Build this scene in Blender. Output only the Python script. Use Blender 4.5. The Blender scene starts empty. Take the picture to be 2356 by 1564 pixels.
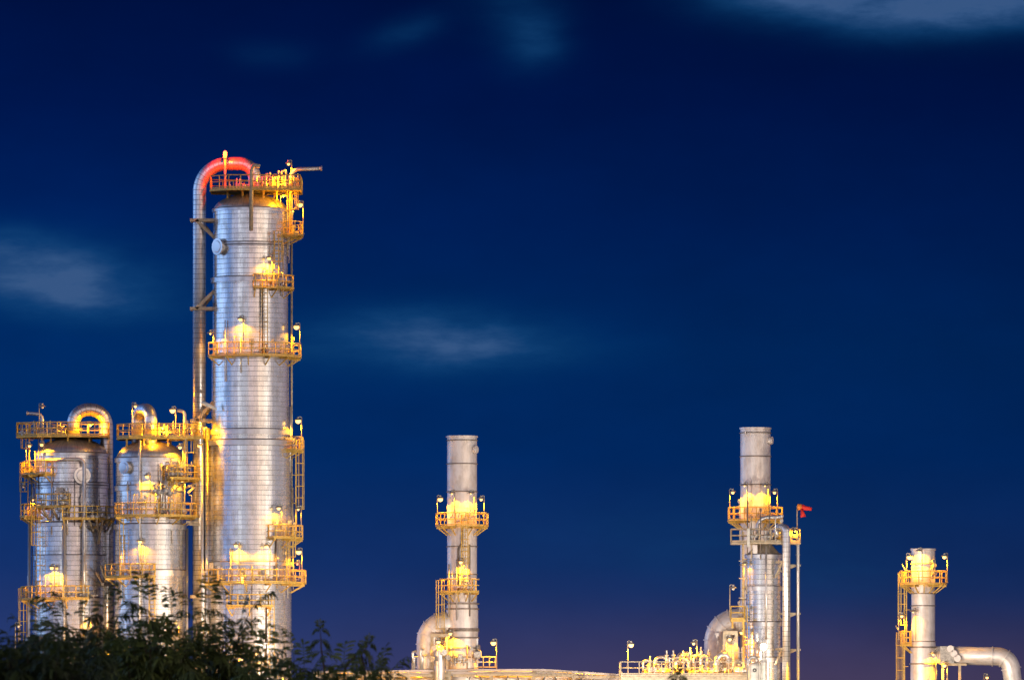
import bpy, bmesh, math, random
from mathutils import Vector, Matrix

# ------------------------------------------------------------------ camera
F, YH, XC, ZC = 16200.0, 1700.0, 1178.0, 2.0     # focal length and horizon in photo pixels, camera height in metres
D = 600.0                                         # distance of the plant: 27 photo pixels to the metre
scn = bpy.context.scene
COL = scn.collection
cam_d = bpy.data.cameras.new("camera")
cam = bpy.data.objects.new("camera", cam_d)
COL.objects.link(cam)
cam.location = (0, 0, ZC)
cam.rotation_euler = (math.radians(90), 0, 0)
cam_d.sensor_width = 36
cam_d.lens = F / 2356 * 36
cam_d.shift_y = (YH - 782) / 2356
cam_d.clip_start = 1
cam_d.clip_end = 20000
cam_d.dof.use_dof = True
cam_d.dof.focus_distance = D
cam_d.dof.aperture_fstop = 6.3
scn.camera = cam
scn.view_settings.view_transform = 'Standard'
scn.view_settings.look = 'None'
scn.view_settings.exposure = 0
scn.view_settings.gamma = 1
scn.cycles.max_bounces = 5
scn.cycles.diffuse_bounces = 2
scn.cycles.glossy_bounces = 3
scn.cycles.sample_clamp_indirect = 3
scn.cycles.use_denoising = True
scn.cycles.caustics_reflective = False
scn.cycles.caustics_refractive = False

# ------------------------------------------------------------------ node helper
class NT:
    def __init__(s, tree):
        s.t = tree
    def new(s, typ, **kw):
        n = s.t.nodes.new(typ)
        for k, v in kw.items():
            setattr(n, k, v)
        return n
    def link(s, a, b):
        s.t.links.new(a, b)
    def put(s, sock, v):
        if hasattr(v, 'is_linked') or isinstance(v, bpy.types.NodeSocket):
            s.link(v, sock)
        else:
            sock.default_value = v
    def m(s, op, a, b=0.0, c=0.0, clamp=False):
        n = s.new('ShaderNodeMath', operation=op, use_clamp=clamp)
        for i, v in enumerate((a, b, c)):
            s.put(n.inputs[i], v)
        return n.outputs[0]
    def mix(s, f, a, b, mode='MIX', clamp=True):
        n = s.new('ShaderNodeMix', data_type='RGBA', blend_type=mode)
        n.clamp_factor = clamp
        s.put(n.inputs[0], f); s.put(n.inputs[6], a); s.put(n.inputs[7], b)
        return n.outputs[2]
    def ramp(s, f, stops, interp='LINEAR'):
        n = s.new('ShaderNodeValToRGB')
        r = n.color_ramp
        r.interpolation = interp
        while len(r.elements) < len(stops):
            r.elements.new(0.5)
        for e, (p, c) in zip(r.elements, stops):
            e.position = p
            e.color = (c[0], c[1], c[2], 1) if len(c) == 3 else c
        s.put(n.inputs[0], f)
        return n.outputs[0]
    def noise(s, vec, scale, detail=3, rough=0.5, dim='3D'):
        n = s.new('ShaderNodeTexNoise', noise_dimensions=dim)
        s.link(vec, n.inputs['Vector'])
        n.inputs['Scale'].default_value = scale
        n.inputs['Detail'].default_value = detail
        n.inputs['Roughness'].default_value = rough
        return n.outputs['Fac']
    def smooth(s, x, a, b):
        n = s.new('ShaderNodeMapRange', interpolation_type='SMOOTHSTEP')
        s.put(n.inputs[0], x)
        n.inputs[1].default_value = a
        n.inputs[2].default_value = b
        return n.outputs[0]

def srgb(r, g, b):
    f = lambda c: (c / 255 / 12.92) if c / 255 <= 0.04045 else ((c / 255 + 0.055) / 1.055) ** 2.4
    return (f(r), f(g), f(b), 1)

# ------------------------------------------------------------------ dusk sky
w = bpy.data.worlds.new("World")
scn.world = w
w.use_nodes = True
w.node_tree.nodes.clear()
t = NT(w.node_tree)
tc = t.new('ShaderNodeTexCoord')
sep = t.new('ShaderNodeSeparateXYZ')
t.link(tc.outputs['Generated'], sep.inputs[0])
dx, dy_, dz = sep.outputs
elev = t.m('ARCSINE', dz)
azim = t.m('ARCTAN2', dx, dy_)                    # 0 straight ahead
back = t.m('ARCTAN2', dx, t.m('MULTIPLY', dy_, -1.0))   # 0 straight behind the camera
el = lambda py: (YH - py) / F
az = lambda px: (px - XC) / F
emax = 0.12
sky = t.ramp(t.m('DIVIDE', elev, emax, clamp=True), [
    (0.0, srgb(50, 58, 106)), (el(1564) / emax, srgb(44, 56, 104)), (el(1450) / emax, srgb(34, 51, 101)),
    (el(1300) / emax, srgb(17, 44, 98)), (el(1050) / emax, srgb(1, 40, 97)), (el(800) / emax, srgb(0, 38, 92)),
    (el(520) / emax, srgb(0, 29, 84)), (el(250) / emax, srgb(0, 20, 71)), (el(0) / emax, srgb(0, 15, 60)), (1.0, srgb(0, 14, 58))])
warm = t.m('MULTIPLY', t.smooth(azim, -0.06, 0.045), t.m('SUBTRACT', 1.0, t.smooth(elev, 0.006, 0.022)))
wv = t.new('ShaderNodeVectorMath', operation='SCALE')
wv.inputs[0].default_value = (0.040, 0.010, -0.022)
t.link(warm, wv.inputs['Scale'])
ws_ = t.new('ShaderNodeVectorMath', operation='ADD')
t.link(sky, ws_.inputs[0]); t.link(wv.outputs[0], ws_.inputs[1])
sky = ws_.outputs[0]
# a little brighter towards the left, where the last daylight is
side = t.m('MULTIPLY_ADD', azim, -2.6, 1.0)
side = t.m('MINIMUM', t.m('MAXIMUM', side, 0.72), 1.5)
sc_ = t.new('ShaderNodeVectorMath', operation='SCALE')
t.link(sky, sc_.inputs[0]); t.link(side, sc_.inputs['Scale'])
sky = sc_.outputs[0]
# soft, long-exposure clouds
cmb = t.new('ShaderNodeCombineXYZ')
t.link(azim, cmb.inputs[0]); t.link(t.m('MULTIPLY', elev, 1.9), cmb.inputs[1])
warp = t.m('SUBTRACT', t.noise(cmb.outputs[0], 30, 3, 0.5), 0.5)
warp2 = t.m('SUBTRACT', t.noise(cmb.outputs[0], 21, 2, 0.5), 0.5)
soft = t.noise(cmb.outputs[0], 70, 4, 0.55)
ua = t.m('MULTIPLY_ADD', warp, 0.016, azim)
va = t.m('MULTIPLY_ADD', warp2, 0.007, elev)
def cloud(px, py, a, b, amp, sharp=1.0, tilt=0.0):
    du = t.m('DIVIDE', t.m('SUBTRACT', ua, az(px)), a / F)
    vv = t.m('SUBTRACT', va, el(py))
    if tilt:
        vv = t.m('MULTIPLY_ADD', t.m('SUBTRACT', ua, az(px)), -tilt, vv)
    dv = t.m('DIVIDE', vv, b / F)
    r2 = t.m('ADD', t.m('MULTIPLY', du, du), t.m('MULTIPLY', dv, dv))
    if sharp != 1.0:
        r2 = t.m('POWER', r2, sharp)
    return t.m('MULTIPLY', t.m('EXPONENT', t.m('MULTIPLY', r2, -1.0)), amp)
cl = None
for c in [(110, 635, 250, 75, 0.62), (60, 590, 210, 75, 0.36), (230, 665, 230, 66, .30), (40, 550, 110, 40, 0.18),
          (1010, 778, 270, 66, 0.46), (940, 745, 230, 56, .24), (1150, 815, 250, 46, .34), (850, 820, 320, 56, .28),
          (2140, 4, 430, 74, 0.78, 1.5), (1800, -12, 150, 46, 0.6), (2080, 60, 280, 58, 0.30), (2300, -10, 200, 60, .4),
          (1195, 95, 70, 60, 0.40), (1170, 20, 130, 80, 0.18), (905, 80, 72, 36, 0.26, 1.0, 0.25), (640, 125, 80, 36, 0.16),
          (1560, 1240, 420, 90, 0.20), (1850, 1330, 260, 60, .16), (200, 960, 300, 90, .06), (300, 700, 240, 60, .14)]:
    g = cloud(*c)
    cl = g if cl is None else t.m('ADD', cl, g)
# torn, drawn-out edges
cmb2 = t.new('ShaderNodeCombineXYZ')
t.link(t.m('MULTIPLY', azim, 1.0), cmb2.inputs[0]); t.link(t.m('MULTIPLY', elev, 3.2), cmb2.inputs[1]); cmb2.inputs[2].default_value = 3.7
wisp = t.noise(cmb2.outputs[0], 120, 6, 0.62)
cl = t.m('MULTIPLY', cl, t.m('MULTIPLY_ADD', soft, 0.7, 0.62))
cl = t.m('MULTIPLY', cl, t.m('MULTIPLY_ADD', t.smooth(wisp, 0.30, 0.72), 0.32, 0.80))
cl = t.m('MULTIPLY', cl, t.m('GREATER_THAN', dy_, 0.0))
cloudcol = t.ramp(cl, [(0.0, srgb(0, 60, 110)), (0.5, srgb(22, 73, 124)), (1.0, srgb(56, 88, 134))])
haze_n = t.noise(cmb.outputs[0], 26, 4, 0.6)
hz = t.new('ShaderNodeVectorMath', operation='SCALE')
t.link(sky, hz.inputs[0]); t.link(t.m('MULTIPLY_ADD', haze_n, 0.5, 0.77), hz.inputs['Scale'])
sky = hz.outputs[0]
sky = t.mix(t.m('MINIMUM', t.m('MULTIPLY', cl, 1.05), 0.95), sky, cloudcol)
# added glow bands low round the unseen horizon, coloured for the cladding to mirror
def ph(deg):
    return deg / 360 + 0.5
glow = t.ramp(t.m('MULTIPLY_ADD', back, 1 / (2 * math.pi), 0.5), [
    (ph(-180), (0, 0, 0)), (ph(-166), (0, 0, 0)), (ph(-150), (.03, .12, .40)), (ph(-128), (.12, .36, .92)), (ph(-106), (.46, .74, 1.2)), (ph(-86), (.48, .70, 1.15)),
    (ph(-71), (.10, .22, .52)), (ph(-60), (.13, .22, .42)), (ph(-50), (.46, .48, .60)), (ph(-38), (.24, .25, .35)), (ph(-28), (.95, .98, 1.05)), (ph(-21), (.26, .28, .34)), (ph(-10), (.50, .50, .54)),
    (ph(-3), (.32, .26, .26)), (ph(6), (.48, .32, .29)), (ph(19), (.27, .18, .17)), (ph(29), (.92, .66, .46)), (ph(45), (.80, .58, .42)), (ph(54), (1.3, 1.15, .98)),
    (ph(63), (.42, .35, .36)), (ph(81), (.22, .21, .24)), (ph(105), (.26, .22, .24)), (ph(140), (.14, .10, .12)), (ph(165), (0, 0, 0)), (ph(180), (0, 0, 0))])
fall = t.m('SUBTRACT', 1.0, t.smooth(elev, 0.16, 0.75))
gl = t.new('ShaderNodeVectorMath', operation='SCALE')
t.link(glow, gl.inputs[0]); t.link(t.m('MULTIPLY', fall, 1.38), gl.inputs['Scale'])
add = t.new('ShaderNodeVectorMath', operation='ADD')
t.link(sky, add.inputs[0]); t.link(gl.outputs[0], add.inputs[1])
bg = t.new('ShaderNodeBackground')
t.link(add.outputs[0], bg.inputs[0])
bg.inputs[1].default_value = 1.0
t.link(bg.outputs[0], t.new('ShaderNodeOutputWorld').inputs[0])

sun_d = bpy.data.lights.new("sun", 'SUN')
sun_d.energy = 0.25
sun_d.angle = math.radians(60)
sun_d.color = (1.0, 0.88, 0.84)
sun = bpy.data.objects.new("sun", sun_d)
COL.objects.link(sun)
sun.rotation_euler = Vector((-0.45, 0.90, -0.15)).to_track_quat('-Z', 'Y').to_euler()

# ------------------------------------------------------------------ materials
def new_mat(name):
    m = bpy.data.materials.new(name)
    m.use_nodes = True
    nt = NT(m.node_tree)
    b = m.node_tree.nodes['Principled BSDF']
    return m, nt, b

def metal(name, base, rough, metallic, seams=None, wave=1.0, stain=0.25, seam_col=(0.09, 0.085, 0.09, 1), vert=0.22):
    """sheet metal laid out in the mesh's own unwrapped metres (round the shell, up the shell); seams = (row height, sheet width, line width)"""
    m, n, b = new_mat(name)
    uv = n.new('ShaderNodeUVMap').outputs[0]
    sp = n.new('ShaderNodeSeparateXYZ'); n.link(uv, sp.inputs[0])
    u, v = sp.outputs[0], sp.outputs[1]
    rowh = seams[0] if seams else 1.2
    row = n.m('FLOOR', n.m('DIVIDE', v, rowh))
    wn = n.new('ShaderNodeTexWhiteNoise', noise_dimensions='1D'); n.link(row, wn.inputs['W'])
    ush = n.m('MULTIPLY_ADD', wn.outputs['Value'], 0.07, u)      # each course of sheets is hung a little differently
    def vec(us, vs, uu=ush):
        c = n.new('ShaderNodeCombineXYZ'); n.link(n.m('MULTIPLY', uu, us), c.inputs[0]); n.link(n.m('MULTIPLY', v, vs), c.inputs[1]); return c.outputs[0]
    big = n.noise(vec(1.0, 0.03), 1.1, 2, 0.5)
    midn = n.noise(vec(1.0, 0.05), 3.2, 2, 0.55)
    fine = n.noise(vec(1.0, 0.22), 7.0, 2, 0.5)
    h = n.m('ADD', n.m('MULTIPLY', big, 0.050 * wave), n.m('ADD', n.m('MULTIPLY', midn, 0.045 * wave), n.m('MULTIPLY', fine, 0.007 * wave)))
    blot = n.noise(uv, 0.8, 5, 0.6)
    streak = n.noise(vec(1.0, 0.3, u), 2.0, 4, 0.65)
    dirt = n.smooth(n.m('MULTIPLY_ADD', streak, 0.6, n.m('MULTIPLY', blot, 0.5)), 0.48, 0.72)
    dark = (base[0] * (1 - stain), base[1] * (1 - stain * 1.1), base[2] * (1 - stain * 1.2), 1)
    col = n.mix(dirt, (*base, 1), dark)
    if seams:
        rh, bw, lw = seams
        fv = n.m('MULTIPLY', n.m('FRACT', n.m('DIVIDE', v, rh)), rh)
        line = n.m('LESS_THAN', fv, lw)
        un = n.m('MULTIPLY_ADD', n.m('MODULO', row, 2.0), bw * 0.5, u)
        fu = n.m('MULTIPLY', n.m('FRACT', n.m('DIVIDE', un, bw)), bw)
        vl = n.m('MULTIPLY', n.m('LESS_THAN', fu, lw * 0.8), vert)
        seam = n.m('MAXIMUM', line, vl)
        cell = n.new('ShaderNodeCombineXYZ'); n.link(row, cell.inputs[0]); n.link(n.m('FLOOR', n.m('DIVIDE', un, bw)), cell.inputs[1])
        wc = n.new('ShaderNodeTexWhiteNoise', noise_dimensions='2D'); n.link(cell.outputs[0], wc.inputs['Vector'])
        g = n.m('MULTIPLY_ADD', wc.outputs['Value'], 0.10, 0.90)
        gc = n.new('ShaderNodeCombineColor')
        for i in range(3): n.link(g, gc.inputs[i])
        col = n.mix(1.0, col, gc.outputs[0], 'MULTIPLY')
        col = n.mix(n.m('MULTIPLY', seam, 0.68), col, seam_col)
        n.link(n.m('SUBTRACT', metallic, n.m('MULTIPLY', seam, 0.6)), b.inputs['Metallic'])
    else:
        b.inputs['Metallic'].default_value = metallic
    bp = n.new('ShaderNodeBump')
    bp.inputs['Strength'].default_value = 1.0
    bp.inputs['Distance'].default_value = 1.0
    n.link(h, bp.inputs['Height'])
    n.link(bp.outputs[0], b.inputs['Normal'])
    n.link(col, b.inputs['Base Color'])
    n.link(n.m('MULTIPLY_ADD', dirt, 0.12, rough), b.inputs['Roughness'])
    return m

def plain(name, base, rough=0.5, metallic=0.0, var=0.25, scale=3.0):
    m, n, b = new_mat(name)
    tcn = n.new('ShaderNodeTexCoord').outputs['Object']
    f = n.noise(tcn, scale, 4, 0.65)
    col = n.mix(n.smooth(f, 0.35, 0.7), (*base, 1), tuple(c * (1 - var) for c in base) + (1,))
    n.link(col, b.inputs['Base Color'])
    n.link(n.m('MULTIPLY_ADD', f, 0.25, rough - 0.1), b.inputs['Roughness'])
    b.inputs['Metallic'].default_value = metallic
    return m

def glowmat(name, col, strength):
    m, n, b = new_mat(name)
    b.inputs['Base Color'].default_value = (0.8, 0.7, 0.5, 1)
    b.inputs['Emission Color'].default_value = (*col, 1)
    b.inputs['Emission Strength'].default_value = strength
    return m

M = {}
M['clad'] = metal('aluminium_cladding', (0.90, 0.88, 0.85), 0.21, 0.86, (0.42, 1.25, 0.045), 0.38, 0.16)
M['band'] = metal('aluminium_band', (0.80, 0.79, 0.80), 0.30, 0.85, None, 0.3, 0.2)
M['dome'] = metal('dome_sheet', (0.70, 0.67, 0.66), 0.36, 0.8, (60.0, 0.5, 0.035), 0.4, 0.3, vert=0.9)
M['pipeclad'] = metal('pipe_cladding', (0.84, 0.83, 0.84), 0.30, 0.85, (0.42, 40.0, 0.045), 0.3, 0.2)
M['silver'] = metal('silver_paint', (0.90, 0.82, 0.77), 0.42, 0.45, None, 0.45, 0.24)
M['duct'] = metal('duct_paint', (0.90, 0.84, 0.80), 0.45, 0.40, None, 0.2, 0.3)
M['pipe'] = metal('small_pipe', (0.72, 0.70, 0.69), 0.38, 0.7, None, 0.1, 0.25)
M['steel'] = plain('painted_steelwork', (0.62, 0.50, 0.34), 0.5, 0.15, 0.35)
M['lamplitsteel'] = plain('lamplit_steelwork', (0.84, 0.54, 0.12), 0.5, 0.1, 0.3)  # grey steelwork with the yellow of the sodium light put into its colour
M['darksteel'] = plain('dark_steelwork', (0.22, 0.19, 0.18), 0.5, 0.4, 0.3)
M['ring'] = plain('dark_ring', (0.34, 0.28, 0.24), 0.5, 0.4, 0.5)  # stack rings, darker and browner than the silver shell
M['hood'] = plain('lamp_hood', (0.48, 0.45, 0.40), 0.4, 0.5, 0.3)
M['valve'] = plain('valve_body', (0.55, 0.52, 0.48), 0.4, 0.5, 0.5, 6)
M['bulb'] = glowmat('sodium_bulb', (1.0, 0.55, 0.13), 2.6)
M['dimbulb'] = glowmat('weak_sodium_bulb', (1.0, 0.5, 0.14), 2)
M['whitebulb'] = glowmat('white_bulb', (1.0, 0.85, 0.5), 9)
M['redbulb'] = glowmat('red_beacon', (1.0, 0.13, 0.03), 3)
M['offbulb'] = plain('unlit_glass', (0.75, 0.7, 0.62), 0.2)
M['red'] = plain('red_cloth', (0.75, 0.03, 0.02), 0.7)
M['orange'] = plain('orange_cloth', (0.85, 0.25, 0.03), 0.7)
M['roof'] = plain('roof_sheet', (0.70, 0.60, 0.55), 0.55, 0.2, 0.3, 0.6)
M['shed'] = plain('shed_wall', (0.72, 0.62, 0.42), 0.6, 0.0, 0.25, 0.5)
M['ground'] = plain('gravel', (0.12, 0.11, 0.10), 0.9, 0.0, 0.4, 0.3)
M['bark'] = plain('bark', (0.07, 0.05, 0.035), 0.85, 0.0, 0.4, 20)
M['board'] = plain('sign_board', (0.75, 0.72, 0.66), 0.5)
M['ink'] = plain('sign_print', (0.03, 0.03, 0.03), 0.6)
def leafmat(name, a, b_):
    m, n, b = new_mat(name)
    g = n.new('ShaderNodeNewGeometry')
    f = n.noise(n.new('ShaderNodeTexCoord').outputs['Object'], 2.2, 3, 0.6)
    f = n.m('MULTIPLY_ADD', g.outputs['Random Per Island'], 0.7, n.m('MULTIPLY', f, 0.4))
    n.link(n.mix(f, a, b_), b.inputs['Base Color'])
    b.inputs['Roughness'].default_value = 0.55
    tr = n.new('ShaderNodeBsdfTranslucent')
    tr.inputs[0].default_value = (0.12, 0.15, 0.03, 1)
    ms = n.new('ShaderNodeMixShader'); ms.inputs[0].default_value = 0.25
    n.link(b.outputs[0], ms.inputs[1]); n.link(tr.outputs[0], ms.inputs[2])
    out = [x for x in m.node_tree.nodes if x.type == 'OUTPUT_MATERIAL'][0]
    n.link(ms.outputs[0], out.inputs[0])
    return m
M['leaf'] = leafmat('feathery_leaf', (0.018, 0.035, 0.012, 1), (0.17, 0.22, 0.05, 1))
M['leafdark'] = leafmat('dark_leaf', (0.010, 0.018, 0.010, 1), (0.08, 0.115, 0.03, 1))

# ------------------------------------------------------------------ mesh builder
class MB:
    def __init__(s):
        s.v, s.f, s.uv, s.sm = [], [], [], []
    def quad(s, idx, uv=None, smooth=False):
        s.f.append(tuple(idx)); s.uv.append(uv or [(0, 0)] * len(idx)); s.sm.append(smooth)
    def box(s, a, b):
        (x0, y0, z0), (x1, y1, z1) = [min(p, q) for p, q in zip(a, b)], [max(p, q) for p, q in zip(a, b)]
        k = len(s.v)
        s.v += [(x0, y0, z0), (x1, y0, z0), (x1, y1, z0), (x0, y1, z0), (x0, y0, z1), (x1, y0, z1), (x1, y1, z1), (x0, y1, z1)]
        for q in ((0, 3, 2, 1), (4, 5, 6, 7), (0, 1, 5, 4), (1, 2, 6, 5), (2, 3, 7, 6), (3, 0, 4, 7)):
            s.quad([k + i for i in q], [(s.v[k + i][0] + s.v[k + i][1], s.v[k + i][2]) for i in q])
        return s
    def bar(s, p, q, wd=0.1, ht=None):
        """square bar from p to q"""
        ht = ht or wd
        p, q = Vector(p), Vector(q)
        d = (q - p)
        if d.length < 1e-6: return s
        d.normalize()
        up = Vector((0, 0, 1)) if abs(d.z) < 0.95 else Vector((0, 1, 0))
        a = d.cross(up).normalized() * wd / 2
        b = d.cross(a).normalized() * ht / 2
        k = len(s.v)
        for c in (p, q):
            for e in (-a - b, a - b, a + b, -a + b):
                s.v.append(tuple(c + e))
        for fq in ((0, 1, 2, 3), (7, 6, 5, 4), (0, 4, 5, 1), (1, 5, 6, 2), (2, 6, 7, 3), (3, 7, 4, 0)):
            s.quad([k + i for i in fq])
        return s
    def tube(s, pts, r, n=8, caps=True, rad=None):
        """round tube swept along points; unwrapped in metres"""
        pts = [Vector(p) for p in pts]
        k0 = len(s.v)
        T = []
        for i in range(len(pts)):
            a = pts[max(0, i - 1)]; b = pts[min(len(pts) - 1, i + 1)]
            T.append((b - a).normalized())
        up = Vector((0, -1, 0)) if abs(T[0].y) < 0.9 else Vector((0, 0, 1))
        nrm = (up - T[0] * up.dot(T[0])).normalized()
        L = 0.0
        rows = []
        for i, p in enumerate(pts):
            if i:
                L += (p - pts[i - 1]).length
                nrm = (nrm - T[i] * nrm.dot(T[i])).normalized()
            bi = T[i].cross(nrm)
            rr = rad[i] if rad else r
            for j in range(n):
                a = 2 * math.pi * j / n
                s.v.append(tuple(p + (nrm * math.cos(a) + bi * math.sin(a)) * rr))
            rows.append(L)
        c = 2 * math.pi * r / n
        for i in range(len(pts) - 1):
            for j in range(n):
                j2 = (j + 1) % n
                a = k0 + i * n
                s.quad([a + j, a + n + j, a + n + j2, a + j2],
                       [(j * c, rows[i]), (j * c, rows[i + 1]), ((j + 1) * c, rows[i + 1]), ((j + 1) * c, rows[i])], n > 5)
        if caps:
            s.quad([k0 + j for j in range(n)])
            e = k0 + (len(pts) - 1) * n
            s.quad([e + j for j in reversed(range(n))])
        return s
    def lathe(s, prof, n=72, c=(0, 0), smooth=True):
        """turned solid about a vertical axis: profile of (radius, z) from bottom to top; seam at the back; crisp where the profile turns sharply"""
        L, R = [0.0], max(p[0] for p in prof)
        for a, b in zip(prof, prof[1:]):
            L.append(L[-1] + math.hypot(a[0] - b[0], a[1] - b[1]))
        cc = 2 * math.pi * R / n
        def ring(r, z):
            k = len(s.v)
            for j in range(n):
                a = 2 * math.pi * j / n
                s.v.append((c[0] + math.sin(a) * r, c[1] + math.cos(a) * r, z))
            return k
        first = lo = ring(*prof[0])
        for i in range(len(prof) - 1):
            hi = ring(*prof[i + 1])
            for j in range(n):
                j2 = (j + 1) % n
                s.quad([lo + j, lo + j2, hi + j2, hi + j],
                       [(-j * cc, L[i]), (-(j + 1) * cc, L[i]), (-(j + 1) * cc, L[i + 1]), (-j * cc, L[i + 1])], smooth)
            lo = hi
            if i < len(prof) - 2:
                d0 = math.atan2(prof[i + 1][1] - prof[i][1], prof[i + 1][0] - prof[i][0])
                d1 = math.atan2(prof[i + 2][1] - prof[i + 1][1], prof[i + 2][0] - prof[i + 1][0])
                if abs((d1 - d0 + math.pi) % (2 * math.pi) - math.pi) > 0.3:
                    lo = ring(*prof[i + 1])
        last = lo
        a0, a1 = ring(*prof[0]), ring(*prof[-1])
        s.quad([a0 + j for j in range(n)])
        s.quad([a1 + j for j in reversed(range(n))])
        return s
    def disc_stack(s, centre, axis, prof, n=24):
        """turned solid about any axis: profile of (radius, distance along axis)"""
        ax = Vector(axis).normalized()
        up = Vector((0, 0, 1)) if abs(ax.z) < 0.9 else Vector((1, 0, 0))
        a = ax.cross(up).normalized(); b = ax.cross(a)
        k0 = len(s.v)
        for r, h in prof:
            for j in range(n):
                th = 2 * math.pi * j / n
                s.v.append(tuple(Vector(centre) + ax * h + (a * math.cos(th) + b * math.sin(th)) * r))
        for i in range(len(prof) - 1):
            for j in range(n):
                j2 = (j + 1) % n
                q = k0 + i * n
                s.quad([q + j, q + j2, q + n + j2, q + n + j], None, False)
        s.quad([k0 + j for j in reversed(range(n))])
        e = k0 + (len(prof) - 1) * n
        s.quad([e + j for j in range(n)])
        return s
    def ball(s, c, r, n=12):
        prof = [(max(1e-3, r * math.sin(math.pi * i / 8)), c[2] - r * math.cos(math.pi * i / 8)) for i in range(9)]
        return s.lathe(prof, n, (c[0], c[1]))
    def mesh(s, name, mat):
        me = bpy.data.meshes.new(name)
        me.from_pydata(s.v, [], s.f)
        ul = me.uv_layers.new(name='UVMap')
        flat = []
        for q in s.uv:
            for u in q:
                flat += [u[0], u[1]]
        ul.data.foreach_set('uv', flat)
        me.polygons.foreach_set('use_smooth', s.sm)
        me.materials.append(mat if not isinstance(mat, str) else M[mat])
        me.update()
        return me
    def build(s, name, mat, parent=None):
        o = bpy.data.objects.new(name, s.mesh(name, mat))
        COL.objects.link(o)
        if parent: o.parent = parent
        return o

def tag(o, label, cat, group=None):
    o['label'] = label; o['category'] = cat
    if group: o['group'] = group
    return o
def thing(name, label, cat, loc, group=None, rotz=0.0):
    o = bpy.data.objects.new(name, None)
    COL.objects.link(o)
    o.location = loc; o.rotation_euler = (0, 0, rotz)
    o.empty_display_size = 0.5
    return tag(o, label, cat, group)
def structure(name, mb, mat):
    o = mb.build(name, mat); o['kind'] = 'structure'; return o

class Site:
    """turns photo pixels into metres round a thing's own foot"""
    def __init__(s, cx, Y=D):
        s.cx, s.Y = cx, Y
        s.k = F / Y
        s.X = (cx - XC) / s.k
    def x(s, px, dy=0.0):
        return (px - XC) * (s.Y + dy) / F - s.X
    def z(s, py, dy=0.0):
        return ZC + (YH - py) * (s.Y + dy) / F
    def p(s, px, py, dy=0.0):
        return (s.x(px, dy), dy, s.z(py, dy))
    def front(s, px, py, r):
        """a point at radius r on the camera side of the foot's axis"""
        l = s.x(px); l = max(-r * .999, min(r * .999, l))
        dy = -math.sqrt(r * r - l * l)
        return s.p(px, py, dy)
    def loc(s):
        return (s.X, s.Y, 0)

def fillet(pts, rad, seg=7):
    """round the corners of a path"""
    pts = [Vector(p) for p in pts]
    rads = rad if isinstance(rad, (list, tuple)) else [rad] * (len(pts) - 2)
    out = [pts[0]]
    for i in range(1, len(pts) - 1):
        a, b, c = pts[i - 1], pts[i], pts[i + 1]
        u, v = (a - b), (c - b)
        lu, lv = u.length, v.length
        u.normalize(); v.normalize()
        ang = u.angle(v)
        if ang > math.pi - 0.02:
            out.append(b); continue
        tl = min(rads[i - 1] / math.tan(ang / 2), lu * 0.499, lv * 0.499)
        rr = tl * math.tan(ang / 2)
        bis = (u + v).normalized()
        cen = b + bis * (rr / math.sin(ang / 2))
        p0, p1 = b + u * tl, b + v * tl
        r0, r1 = (p0 - cen), (p1 - cen)
        tot = r0.angle(r1)
        for k in range(seg + 1):
            f = k / seg
            d = (r0 * math.sin((1 - f) * tot) + r1 * math.sin(f * tot)) / math.sin(tot)
            out.append(cen + d)
    out.append(pts[-1])
    # cut long straights so sheet lines follow
    return out

# ------------------------------------------------------------------ plant parts
def arc(r, a0, a1, z, step=6):
    n = max(1, int(abs(a1 - a0) / step))
    return [(r * math.sin(math.radians(a0 + (a1 - a0) * i / n)), -r * math.cos(math.radians(a0 + (a1 - a0) * i / n)), z) for i in range(n + 1)]

def rail_along(mb, paths, zd, height=1.1, post=1.05, r=0.047):
    """posts, top rail, knee rail along open paths at deck height zd"""
    for pts in paths:
        P = [Vector((p[0], p[1], zd)) for p in pts]
        for h, rr in ((height, r), (height * 0.52, r * 0.85)):
            mb.tube([p + Vector((0, 0, h)) for p in P], rr, 5)
        for a, b in zip(P, P[1:]):
            mb.bar(a + Vector((0, 0, 0.08)), b + Vector((0, 0, 0.08)), 0.02, 0.10)
        L = sum((b - a).length for a, b in zip(P, P[1:]))
        n = max(1, round(L / post))
        for i in range(n + 1):
            d = L * i / n
            for a, b in zip(P, P[1:]):
                l = (b - a).length
                if d <= l + 1e-6:
                    q = a + (b - a) * (d / l if l else 0)
                    mb.tube([q, q + Vector((0, 0, height))], r, 5)
                    break
                d -= l

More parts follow.
